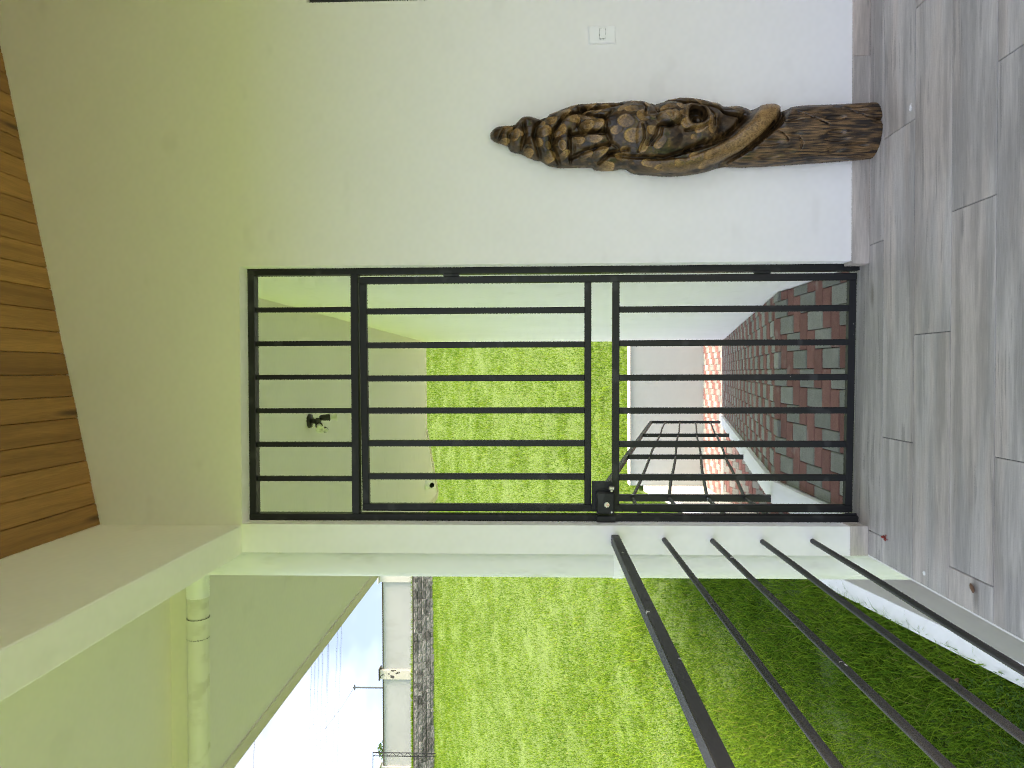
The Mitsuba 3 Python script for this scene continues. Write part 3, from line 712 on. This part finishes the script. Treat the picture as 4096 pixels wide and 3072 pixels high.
BAND = [(1.125, 0.418), (1.111, 0.424), (1.055, 0.456), (0.987, 0.512), (0.928, 0.584), (0.885, 0.673), (0.853, 0.785), (0.849, 0.905), (0.85, 0.994)]
GROOVES = [([(1.111, 0.932), (1.091, 0.922), (1.057, 0.915)], .004, .007), ([(1.111, 0.917), (1.088, 0.907), (1.057, 0.906)], .004, .006), ([(0.986, 0.912), (0.952, 0.923), (0.921, 0.949)], .004, .007), ([(0.983, 0.895), (0.949, 0.903), (0.92, 0.934)], .004, .006),
  ([(1.066, 1.088), (1.032, 1.12), (0.981, 1.12), (0.938, 1.1), (0.918, 1.069)], .006, .009), ([(0.972, 1.258), (0.98, 1.199), (0.975, 1.125)], .007, .016), ([(0.89, 1.258), (0.911, 1.199), (0.93, 1.105)], .007, .016), ([(1.028, 1.227), (1.006, 1.23), (0.983, 1.21)], .005, .009),
  ([(1.071, 1.227), (1.044, 1.171), (1.035, 1.12)], .006, .013), ([(1.091, 1.222), (1.084, 1.156), (1.105, 1.049)], .007, .017), ([(1.09, 1.188), (1.049, 1.284), (0.99, 1.335), (0.936, 1.338), (0.87, 1.304)], .008, .022), ([(0.989, 1.264), (0.921, 1.264), (0.878, 1.258)], .006, .014),
  ([(1.076, 1.355), (1.026, 1.403), (0.98, 1.411), (0.903, 1.386)], .008, .018), ([(1.044, 1.477), (0.999, 1.516), (0.948, 1.516)], .006, .013), ([(1.038, 1.454), (0.995, 1.448), (0.936, 1.465)], .006, .012), ([(1.044, 1.494), (1.028, 1.533), (0.983, 1.559)], .005, .009),
  ([(0.868, 1.142), (0.904, 1.086), (0.911, 1.029)], .006, .016), ([(0.901, 1.102), (0.882, 0.988), (0.875, 0.875), (0.899, 0.79), (0.932, 0.719)], .007, .018), ([(0.902, 0.79), (0.923, 0.705), (0.953, 0.634), (1.009, 0.577), (1.057, 0.549)], .009, .022),
  ([(1.086, 0.371), (1.014, 0.416), (0.947, 0.488), (0.892, 0.568), (0.861, 0.632)], .009, .022), ([(1.103, 0.776), (1.09, 0.676), (1.057, 0.549)], .007, .018), ([(1.114, 0.915), (1.116, 0.847), (1.1, 0.762), (1.076, 0.705)], .006, .014),
  ([(1.046, 0.905), (1.050, 0.868), (1.043, 0.832)], .005, .012), ([(0.990, 0.905), (0.986, 0.868), (0.996, 0.832)], .005, .012), ([(1.045, 0.828), (1.020, 0.822), (0.994, 0.828)], .005, .013), ([(1.098, 0.80), (1.085, 0.72), (1.045, 0.675), (1.0, 0.68)], .006, .012), ([(0.972, 0.80), (0.980, 0.735), (1.0, 0.70)], .005, .010), ([(1.115, 0.99), (1.07, 0.955), (1.03, 0.965)], .004, .008), ([(0.90, 0.985), (0.945, 0.965), (0.99, 0.975)], .004, .008),
  ([(0.944, 1.44), (0.92, 1.47)], .004, .007), ([(1.062, 0.335), (1.045, 0.30), (1.02, 0.265)], .003, .006), ([(0.985, 0.43), (0.965, 0.395), (0.94, 0.375)], .003, .006), ([(1.03, 0.27), (1.01, 0.235), (1.0, 0.215)], .003, .006), ([(0.95, 0.33), (0.93, 0.315), (0.91, 0.32)], .003, .005),
  ([(1.085, 0.18), (1.07, 0.12), (1.03, 0.06), (1.02, 0.0)], .003, .005)]


def seg_dist(x, z, pts):
    """Distance to a polyline and how far along it (0 to 1) the nearest point lies."""
    best, along = np.full(x.shape, 9.0), np.zeros(x.shape)
    n = len(pts) - 1
    for k in range(n):
        (ax, az), (bx_, bz) = pts[k], pts[k + 1]
        dx, dz = bx_ - ax, bz - az
        t = np.clip(((x - ax) * dx + (z - az) * dz) / (dx * dx + dz * dz), 0, 1)
        d = np.hypot(x - ax - t * dx, z - az - t * dz)
        along = np.where(d < best, (k + t) / n, along)
        best = np.minimum(best, d)
    return best, along


def sstep(a, b, x):
    t = np.clip((x - a) / (b - a), 0, 1)
    return t * t * (3 - 2 * t)


def build_carving():
    ns, nt = 760, 230
    z = np.linspace(0, 1.597, ns)
    xr, xl = np.interp(z, SIL[:, 0], SIL[:, 1]), np.interp(z, SIL[:, 0], SIL[:, 2])
    c, hw = (xr + xl) / 2, (xr - xl) / 2
    sm = np.convolve(np.pad(hw, 30, 'edge'), np.ones(61) / 61, 'valid')
    depth = np.clip(0.80 * sm + 0.012, 0.03, 0.130)
    depth = np.where(z > 1.58, depth * np.sqrt(np.clip((1.600 - z) / 0.02, 0.02, 1)), depth)
    th = np.linspace(0, np.pi, nt)
    Zg, TH = np.meshgrid(z, th, indexing='ij')
    Xg = c[:, None] + hw[:, None] * np.cos(TH)
    s = np.sin(TH)
    Yd = depth[:, None] * s ** 0.85
    h, gold = np.zeros_like(Xg), np.zeros_like(Xg)
    # rough log below the band
    d_und, _ = seg_dist(Xg, Zg, GROOVES[19][0])
    line = np.interp(Xg, [0.80, 0.861, 0.892, 0.947, 1.014, 1.086, 1.16], [0.70, 0.632, 0.568, 0.488, 0.416, 0.371, 0.335])
    log = sstep(0.0, 0.03, line - Zg)
    q = np.stack([Xg * 34, TH * 4, Zg * 11], -1)
    chips = meshkit.noise(q, 3)
    h += log * (-0.011 * sstep(0.55, 0.85, chips) + 0.004 * (meshkit.fbm(np.stack([Xg * 70, TH * 6, Zg * 16], -1), 3, 8) - 0.5))
    band, along = seg_dist(Xg, Zg, BAND)
    # face dome, brow, cheeks, nose, mouth
    def bump(x0, z0, rx, rz, amp, p=1.0):
        e = ((Xg - x0) / rx) ** 2 + ((Zg - z0) / rz) ** 2
        return amp * np.clip(1 - e, 0, 1) ** p
    h += bump(1.00, 0.93, 0.135, 0.27, 0.030)
    h += bump(0.995, 1.03, 0.095, 0.11, 0.012)
    h += bump(1.076, 0.865, 0.045, 0.055, 0.014) + bump(0.943, 0.872, 0.048, 0.06, 0.014)
    h += bump(1.018, 0.862, 0.030, 0.060, 0.040, 0.8) + bump(1.016, 0.84, 0.040, 0.022, 0.012) + bump(1.022, 0.915, 0.014, 0.05, 0.012)
    h += bump(1.080, 0.965, 0.050, 0.022, 0.010) + bump(0.955, 0.975, 0.055, 0.028, 0.011)
    em = ((np.abs(Xg - 1.035) / 0.040) ** 2.8 + (np.abs(Zg - 0.752) / (0.036 + 0.10 * np.clip(1.035 - Xg, -0.04, 0.04))) ** 2.8) ** (1 / 2.8)
    h += 0.017 * np.exp(-((em - 1.22) / 0.30) ** 2) - 0.055 * sstep(1.02, 0.70, em)
    h += bump(1.030, 0.742, 0.022, 0.019, 0.020, 0.6)
    h += bump(1.0, 0.71, 0.10, 0.05, 0.012)
    # the neck below the chin lies deeper
    h -= 0.034 * sstep(0.0, 0.05, 0.69 - Zg - 0.35 * np.abs(Xg - 1.01)) * (1 - log) * sstep(0.035, 0.06, band)
    # headdress: lobes
    for (x0, z0, rx, rz, a) in ((1.005, 1.545, .045, .05, .012), (0.985, 1.485, .05, .035, .016), (1.055, 1.445, .03, .04, .018), (0.945, 1.415, .04, .035, .014), (0.975, 1.372, .085, .035, .020), (1.07, 1.33, .03, .05, .010), (1.035, 1.275, .055, .05, .024),
                                (0.93, 1.282, .055, .045, .022), (1.105, 1.23, .022, .10, .014), (1.005, 1.165, .028, .065, .018), (1.055, 1.155, .022, .06, .014), (0.945, 1.175, .030, .075, .020), (0.90, 1.165, .022, .08, .016), (0.865, 1.10, .025, .06, .012), (1.11, 1.12, .025, .06, .010), (1.125, 0.80, .022, .12, .012), (1.095, 0.575, .03, .05, .016)):
        h += bump(x0, z0, rx, rz, a, 0.8)
    for pts, wd, dp_ in GROOVES:
        d, _ = seg_dist(Xg, Zg, pts)
        h -= 1.8 * dp_ * np.exp(-(d / wd) ** 2)
    bw = np.interp(along, [0, 0.15, 0.45, 0.7, 1.0], [0.040, 0.040, 0.034, 0.024, 0.016])
    ridge = np.sqrt(np.clip(1 - (band / bw) ** 2, 0, 1))
    ridge *= np.clip((1 - along) * 5, 0, 1)
    h = np.where(ridge > 0, np.maximum(h, -0.004) * (1 - ridge * 0.8) + 0.028 * ridge, h)
    fine = meshkit.fbm(np.stack([Xg * 45, TH * 6, Zg * 45], -1), 3, 2)
    h += (1 - log) * 0.003 * (fine - 0.5)
    gold = np.maximum(gold, np.clip(ridge * 1.3, 0, 1) * np.clip(1.25 - along * 0.9, 0.25, 1) * (0.55 + 0.6 * (fine - 0.3)))
    for x0, z0, rl, rs, rot in OVALS * [1, 1, 1.22, 1.0, 1]:
        a = math.radians(rot)
        dz, dx = Zg - z0, Xg - x0
        wob = 1 + 0.12 * np.sin(2 * np.arctan2(dx, dz) + 70 * x0) + 0.03 * np.sin(3 * np.arctan2(dx, dz) + 90 * z0)
        e = np.hypot((dz * math.cos(a) + dx * math.sin(a)) / rl, (-dz * math.sin(a) + dx * math.cos(a)) / rs) * wob
        along_ = (dz * math.cos(a) + dx * math.sin(a)) / rl
        gold = np.maximum(gold, sstep(1.08, 0.92, e) * (0.12 + 0.80 * sstep(-0.9, 0.8, along_ * (1 if z0 < 1.1 else -1) + 0.5 * (fine - 0.5) * 3)) * (0.75 + 0.3 * sstep(0.6, 1.0, e)))
        h += -0.0022 * sstep(1.04, 0.80, e) * (0.4 + 0.6 * sstep(-1, 1, along_)) + 0.0012 * np.exp(-((e - 1.08) / 0.10) ** 2)
    gold = np.maximum(gold, 0.22 * sstep(0.55, 0.7, fine) * (1 - log))
    gold = np.where(em < 1.0, 0.0, np.maximum(gold, 0.34 * np.exp(-((em - 1.30) / 0.20) ** 2)))
    gold = np.maximum(gold, 0.5 * np.clip(1 - ((Xg - 1.018) / 0.020) ** 2 - ((Zg - 0.862) / 0.05) ** 2, 0, 1) ** 0.5)
    gold *= 1 - log
    wgt = np.clip(s, 0, 1) ** 0.6
    Y = 0.052 - np.maximum(Yd + h * wgt, 0.001)
    X = Xg + h * 0.35 * wgt * np.cos(TH)
    v = np.stack([X, Y, Zg], -1).reshape(-1, 3)
    uv = np.stack([gold, log], -1).reshape(-1, 2)
    i = np.arange(ns * nt).reshape(ns, nt)
    f = [np.stack([i[:-1, :-1], i[:-1, 1:], i[1:, 1:], i[1:, :-1]], -1).reshape(-1, 4)]
    # flat back, foot and crown
    back = np.stack([i[:-1, 0], i[1:, 0], i[1:, -1], i[:-1, -1]], -1)
    f.append(back)
    f = np.vstack(f)
    f = np.vstack([f[:, [0, 1, 2]], f[:, [0, 2, 3]]])
    n0 = len(v)
    v = np.vstack([v, [[c[0], 0.04, 0.0]], [[c[-1], 0.045, 1.598]]])
    uv = np.vstack([uv, [[0, 1]], [[0, 0]]])
    k = np.arange(nt)
    f = np.vstack([f, np.stack([i[0, (k + 1) % nt], i[0, k], k * 0 + n0], 1), np.stack([i[-1, k], i[-1, (k + 1) % nt], k * 0 + n0 + 1], 1)])
    return (v, f), uv


carving = thing('wood_carving', 'tall lacquered log carved with an open mouthed face, leaning on the white wall', 'carving')
cmesh, cuv = build_carving()
own(carving, cmesh, 'mat_carved', smooth=True, uv=cuv)

# ------------------------------------------------------------------ small things on the floor
petal = thing('fallen_petals', 'small crushed red petals on the floor beside the railing end of the wall', 'petals')
r = np.random.default_rng(2)
own(petal, cat(*[(lambda s: (s.apply_scale([1, 0.6, 0.35]), s.apply_transform(trimesh.transformations.rotation_matrix(r.uniform(0, 6), [0, 0, 1])), s.apply_translation([-0.674 + r.normal(0, 0.006), -0.082 + r.normal(0, 0.011), 0.003]), s)[-1])(trimesh.creation.icosphere(1, r.uniform(0.003, 0.008))) for _ in range(16)]), 'mat_petal')
bits = thing('dry_leaf_bit', 'curled brown leaf bit on a grey plank near the floor edge', 'leaf')
own(bits, tube([(-0.688, -0.652, 0.004), (-0.695, -0.660, 0.006), (-0.708, -0.668, 0.005), (-0.716, -0.664, 0.003)], [0.002, 0.006, 0.005, 0.001], 7), 'mat_dry_leaf')
chip = thing('plaster_chip', 'white plaster chip on the floor in front of the wood carving', 'chip')
own(chip, trimesh.convex.convex_hull(np.array([0.985, -0.268, 0.004]) + np.random.default_rng(5).normal(0, 1, (14, 3)) * [0.010, 0.005, 0.003]), 'mat_white_plastic')
drip = thing('paint_drip', 'round white paint drip on the floor near the railing', 'paint drip')
own(drip, lathe([(0, 0.0002), (0.008, 0.0002), (0.0075, 0.0014), (0.004, 0.0022), (0, 0.0014)], 18, (0, 0, 1), (-0.735, -0.375, 0)), 'mat_kerb', smooth=40)

# ------------------------------------------------------------------ far walls
stone = thing('stone_wall', 'low grey stone block wall along the top of the lawn', 'wall')
own(stone, bx(-60, 25, 30.10, 30.55, 6.0, 7.31, 0), 'mat_sand')
STONES = []
r = np.random.default_rng(21)
for k in range(10):
    m = trimesh.creation.box([1, 1, 1])
    m = m.subdivide().subdivide()
    v = np.array(m.vertices)
    front = v[:, 1] < -0.49
    v[front, 1] += 0.10 * (meshkit.noise(v[front] * 3 + 10 * k, k) - 0.6) - 0.05 * (np.abs(v[front, 0]) < 0.45) * (np.abs(v[front, 2]) < 0.45)
    STONES.append(mikit.ply(trimesh.Trimesh(v, m.faces, process=False), 'mat_stone', uv=np.full((len(v), 2), 5.0) + [10.0 * k, 10.0 * ((k * 7) % 10)]))
for row in range(5):
    x = -21.6 + r.uniform(0, 0.4)
    while x < -5.5:
        wd = r.choice([0.40, 0.40, 0.40, 0.60, 0.22])
        m = T().translate([x + wd / 2, 30.12 + r.uniform(-0.012, 0.012), 6.41 + 0.2 * row]).scale([wd - 0.012, 0.22, 0.190])
        part(stone, 'block', {**STONES[int(r.integers(0, 10))], 'to_world': m}, None)
        x += wd
part(stone, 'capping', bx(-60, 25, 30.02, 30.6, 7.312, 7.372, 0.01), 'mat_mould', 'dark mouldy capping of the stone wall')

bw = thing('boundary_wall', 'plain grey white boundary wall with pillars behind the stone wall', 'wall')
pill = [-9.885 - 4.72 * k for k in range(-2, 5)]
for k in range(len(pill) - 1):
    xa, xb = pill[k + 1] + 0.23, pill[k] - 0.23
    pk = part(bw, 'panel', bx(xa, xb, 30.52, 30.66, 7.0, 8.885, 0.006), 'mat_boundary')
    part(pk, 'coping', bx(xa, xb, 30.48, 30.70, 8.886, 8.935, 0.008), 'mat_mould')
for k, x in enumerate(pill):
    mat = 'mat_pillar_peeling' if k == 3 else 'mat_cream'
    pk = part(bw, 'pillar', bx(x - 0.23, x + 0.23, 30.42, 30.80, 7.0, 9.045, 0.01), mat, 'pillar with peeling paint and black mould' if k == 3 else None)
    part(pk, 'cap', bx(x - 0.29, x + 0.29, 30.36, 30.86, 9.046, 9.105, 0.01), 'mat_mould' if k == 3 else 'mat_boundary')

mast = thing('lattice_post', 'thin dark steel lattice post standing at the top of the lawn', 'post')
mx, my = -18.05, 29.6
part(mast, 'chord', tube([(mx - 0.06, my, 6.2), (mx - 0.06, my, 9.2)], 0.022, 8), 'mat_rail_paint')
part(mast, 'chord', tube([(mx + 0.10, my, 6.2), (mx + 0.10, my, 9.2)], 0.022, 8), 'mat_rail_paint')
part(mast, 'bracing', cat(*[tube([(mx - 0.06, my, 6.3 + 0.36 * k), (mx + 0.10, my, 6.3 + 0.36 * k + 0.18)], 0.011, 6) for k in range(8)], *[tube([(mx + 0.10, my, 6.3 + 0.36 * k + 0.18), (mx - 0.06, my, 6.3 + 0.36 * (k + 1))], 0.011, 6) for k in range(8)]), 'mat_rail_paint')
part(mast, 'top_bar', tube([(mx + 0.12, my, 9.21), (mx - 6, my, 9.30)], 0.020, 8), 'mat_rail_paint')

pole = thing('utility_pole', 'slender distant utility pole rising behind the boundary wall', 'pole')
own(pole, tube([(-28.75, 60, 7), (-28.75, 60, 18.3)], 0.075, 8), 'mat_wire')
part(pole, 'crossarm', bx(-29.0, -28.5, 59.95, 60.05, 18.1, 18.2, 0.01), 'mat_wire')
part(pole, 'stay_wire', tube([(-28.75, 60, 18.2), (-30.5, 60, 19.30), (-32.4, 60, 20.75), (-32.6, 60, 20.9)], 0.020, 5), 'mat_wire')
WIRES = [(-22.77, 19.3, -36.21, 19.84), (-23.26, 19.67, -36.22, 20.26), (-24.36, 20.48, -36.23, 20.9), (-24.48, 20.56, -36.23, 21.09), (-25.09, 21.05, -36.24, 21.43), (-25.64, 21.44, -36.24, 21.79), (-26.06, 21.77, -36.25, 22.13), (-26.55, 22.1, -36.25, 22.49), (-33.67, 27.46, -36.34, 27.63)]
names = ['lowest', 'second lowest', 'third lowest', 'fourth lowest', 'fifth lowest', 'fourth from the top', 'third from the top', 'second from the top', 'single topmost']
for (xa, za, xb, zb), nm in zip(WIRES, names):
    sl = (zb - za) / (xb - xa)
    key = thing('overhead_wire', f'{nm} overhead wire crossing the cloudy sky behind the wall', 'wire', 'overhead wires in the sky')
    xs = np.linspace(-75, 30, 12)
    own(key, tube(np.stack([xs, xs * 0 + 60, za + sl * (xs - xa)], 1), 0.017, 5), 'mat_wire')

# ------------------------------------------------------------------ tree beyond the wall
def leaf_cloud(centers, radii, per, size, seed):
    r = np.random.default_rng(seed)
    V, F, U = [], [], []
    for (c, rad) in zip(centers, radii):
        n = int(per * rad ** 2)
        d = r.normal(0, 1, (n, 3))
        d /= np.linalg.norm(d, axis=1, keepdims=True)
        p = np.array(c) + d * rad * r.uniform(0.25, 1, (n, 1)) ** 0.5
        a, b = r.normal(0, 1, (n, 3)), r.normal(0, 1, (n, 3))
        a /= np.linalg.norm(a, axis=1, keepdims=True)
        b = np.cross(a, b)
        b /= np.linalg.norm(b, axis=1, keepdims=True)
        L = size * r.uniform(0.7, 1.4, (n, 1))
        q = np.stack([p - a * L, p + b * L * 0.36, p + a * L, p - b * L * 0.36], 1)
        base = sum(len(x) for x in V)
        V.append(q.reshape(-1, 3))
        F.append(base + np.arange(4 * n).reshape(n, 4))
        U.append(np.repeat(np.stack([r.uniform(0, 1, n), np.zeros(n)], 1), 4, 0))
    return (np.vstack(V), np.vstack(F)), np.vstack(U)


tr_ = thing('tree', 'leafy green tree top showing over the boundary wall near the lattice post', 'tree')
tc = np.array([-20.6, 34.0, 8.9])
part(tr_, 'trunk', cat(tube([tc + (0, 0, -2.2), tc + (0.1, 0, -1.0), tc + (0.0, 0, 0.4)], [0.16, 0.12, 0.06], 9), *[tube([tc + (0.05, 0, -0.9), tc + (0.5 * a, 0.5 * b, -0.1), tc + (0.95 * a, 0.9 * b, 0.55)], [0.07, 0.045, 0.015], 7) for a, b in ((1, 0.2), (-0.8, 0.6), (-0.4, -0.9), (0.6, -0.7), (0.9, 0.8))]), 'mat_trunk', smooth=40)
r = np.random.default_rng(8)
cen = [tc + np.array([r.uniform(-1.2, 1.15), r.uniform(-1, 1), r.uniform(-1.1, 0.95)]) for _ in range(26)]
lm, lu = leaf_cloud(cen, r.uniform(0.22, 0.48, 26), 900, 0.085, 31)
part(tr_, 'crown', lm, 'mat_leaf', uv=lu)

# ------------------------------------------------------------------ grass
def blades(P, length, width, seed, segs=2, lean=0.5):
    """Bent tapering blades rooted at the points P (n, 3)."""
    r = np.random.default_rng(seed)
    n = len(P)
    a = r.uniform(0, 2 * np.pi, n)
    face = a + np.pi / 2 + r.normal(0, 0.5, n)
    L = length * r.uniform(0.55, 1.25, n)
    W = width * r.uniform(0.7, 1.3, n)
    bend = np.clip(r.normal(lean, 0.30, n), 0.05, 1.15)
    side_ = np.stack([np.cos(face), np.sin(face), np.zeros(n)], 1)
    out = np.stack([np.cos(a), np.sin(a), np.zeros(n)], 1)
    V, ts = [], np.linspace(0, 1, segs + 1)
    for k, t in enumerate(ts):
        ang_ = bend * t * 1.25
        mid = P + out * (L * bend * t * t * 0.75)[:, None] + np.array([0, 0, 1.0]) * (L * t * (1 - 0.38 * bend * t))[:, None]
        wk = (W * (1 - t) ** 0.6 * 0.5)[:, None]
        V += [mid] if k == segs else [mid - side_ * wk, mid + side_ * wk]
    m = 2 * segs + 1
    V = np.stack(V, 1).reshape(-1, 3)
    F = []
    for k in range(segs - 1):
        F += [(2 * k, 2 * k + 1, 2 * k + 3), (2 * k, 2 * k + 3, 2 * k + 2)]
    F += [(2 * segs - 2, 2 * segs - 1, 2 * segs)]
    F = (np.array(F)[None] + m * np.arange(n)[:, None, None]).reshape(-1, 3)
    U = np.stack([np.repeat(r.uniform(0, 1, n), m), np.tile(np.repeat(ts, 2)[:m], n)], 1)
    return V, F, U


def joined(sets):
    V, F, U, base = [], [], [], 0
    for v, f, u in sets:
        V.append(v); F.append(f + base); U.append(u)
        base += len(v)
    return (np.vstack(V), np.vstack(F)), np.vstack(U)


def scatter(n, x0, x1, y0, y1, seed, keep=None, margin=1.12):
    r = np.random.default_rng(seed)
    x, y = r.uniform(x0, x1, n), r.uniform(y0, y1, n)
    ok = ~((x > -2.13) & (x < 6.0) & (y < 9.6))
    d = y + 2.9565
    ok &= (x > -0.62 * margin * d - 0.4) & (x < 0.22 * d + 0.5)
    if keep is not None:
        ok &= r.uniform(0, 1, n) < keep(x, y)
    x, y = x[ok], y[ok]
    return np.stack([x, y, lawn_z(y) + swell(x, y) - 0.01], 1)


def fade(a, b, c, d):
    return lambda x, y: np.clip((y - a) / max(b - a, 1e-6), 0, 1) * np.clip((d - y) / (d - c), 0, 1) * np.clip(0.55 + 2.2 * (meshkit.fbm(np.stack([x * 1.7, y * 1.9, 0 * x], -1), 4, 6) - 0.32), 0.30, 1)


def tall(P, lo=0.72, hi=1.3):
    """How long the grass grows at each point: it comes in patches and in faint rows along the slope."""
    n = meshkit.fbm(np.stack([P[:, 0] * 0.8, P[:, 1] * 1.1, 0 * P[:, 0]], -1), 5, 17)
    return lo + (hi - lo) * np.clip((n - 0.28) / 0.44, 0, 1)


G = [scatter(150000, -6.8, -2.1, 0.2, 8.0, 1, fade(0.1, 0.2, 5.0, 8.0)), scatter(60000, -6.8, -2.1, 0.2, 8.0, 6, fade(0.1, 0.2, 5.0, 8.0)),
     scatter(250000, -12.5, 4, 4.5, 15.0, 2, fade(4.5, 7.5, 11.0, 15.0)), scatter(260000, -22.0, 7, 11.0, 23.5, 3, fade(11.0, 15.0, 19.0, 23.5)), scatter(210000, -24, 7, 19.0, 30.0, 4, fade(19.0, 23.5, 30.0, 30.1))]
sets = [blades(G[0], 0.085 * tall(G[0], 0.7, 1.3), 0.0090, 41, 3, 0.85), blades(G[1], 0.170 * tall(G[1], 0.7, 1.3), 0.0115, 45, 3, 0.80),
        blades(G[2], 0.10 * tall(G[2]), 0.0125, 42, 2, 0.70), blades(G[3], 0.105 * tall(G[3]), 0.018, 43, 1, 0.60), blades(G[4], 0.11 * tall(G[4]), 0.024, 44, 1, 0.55)]
(gm, gu) = joined(sets)
own('grass', gm, 'mat_grass', uv=gu)
labels['grass'] = {'label': 'bright green mown grass covering the lawn bank', 'category': 'grass', 'kind': 'stuff'}

# longer coarse tufts in the lawn, and the fringe that hangs over the stone wall
r = np.random.default_rng(77)
tp = scatter(5200, -18, 3, 4.0, 26.0, 9, keep=lambda x, y: (np.exp(-((y - 9.5) / 3.4) ** 2) * 0.6 + 0.12) * (meshkit.fbm(np.stack([x * 0.7, y * 1.1, 0 * x], -1), 3, 23) > 0.47))
pts = np.repeat(tp, 9, 0)
pts = pts + np.stack([r.normal(0, 0.07, len(pts)), r.normal(0, 0.07, len(pts)), 0 * pts[:, 0]], 1)
fr = np.stack([r.uniform(-24, -9.3, 9000), r.uniform(30.1, 30.5, 9000), np.full(9000, 7.36)], 1)
fr = fr[r.uniform(0, 1, 9000) < np.clip(0.15 + 0.22 * (-fr[:, 0] - 12.5), 0.12, 1.0)]
near = scatter(2600, -4.2, -2.19, 0.3, 5.5, 12, keep=lambda x, y: 0.10 + 0.4 * (x > -2.40))
(tm, tu) = joined([blades(pts, 0.26, 0.013, 51, 3, 0.75), blades(fr, 0.20, 0.030, 52, 2, 0.6), blades(near, 0.15, 0.010, 53, 3, 0.7)])
own('grass_tufts', tm, 'mat_grass', uv=tu)
labels['grass_tufts'] = {'label': 'longer coarse grass tufts scattered over the lawn and along the wall tops', 'category': 'grass', 'kind': 'stuff'}

# broad leaved weeds at the foot of the sloping wall
wp = scatter(900, -2.75, -2.15, 0.4, 2.4, 14, keep=lambda x, y: np.clip(1.2 * np.exp(-((y - 1.0) / 0.7) ** 2), 0, 1))
wm, wu = leaf_cloud([p + (0, 0, 0.10 + 0.05 * k % 0.1) for k, p in enumerate(wp)], np.full(len(wp), 0.055), 3200, 0.016, 15)
own('weeds', wm, 'mat_leaf', uv=wu)
labels['weeds'] = {'label': 'small broad leaved weeds growing at the foot of the white sloping wall', 'category': 'weeds', 'kind': 'stuff'}
for (x, y, s, lab) in ((-2.35, 2.35, 0.055, 'crumpled brown dead leaf in the dark grass close to the sloping wall'), (-2.30, 1.25, 0.04, 'small pale brown dead leaf at the edge of the weeds')):
    k = thing('dead_leaf', lab, 'leaf')
    u, v = np.meshgrid(np.linspace(-1, 1, 9), np.linspace(-1, 1, 7), indexing='ij')
    V = np.stack([u * s, v * s * 0.5 * np.sqrt(np.clip(1.02 - u * u, 0, 1)), 0.35 * s * (v * v + 0.5 * np.sin(3 * u))], -1)
    i9 = np.arange(63).reshape(9, 7)
    V = V.reshape(-1, 3) + [x, y, float(lawn_z(y)) + 0.10]
    own(k, (V, np.stack([i9[:-1, :-1], i9[1:, :-1], i9[1:, 1:], i9[:-1, 1:]], -1).reshape(-1, 4)), 'mat_dry_leaf', smooth=True)
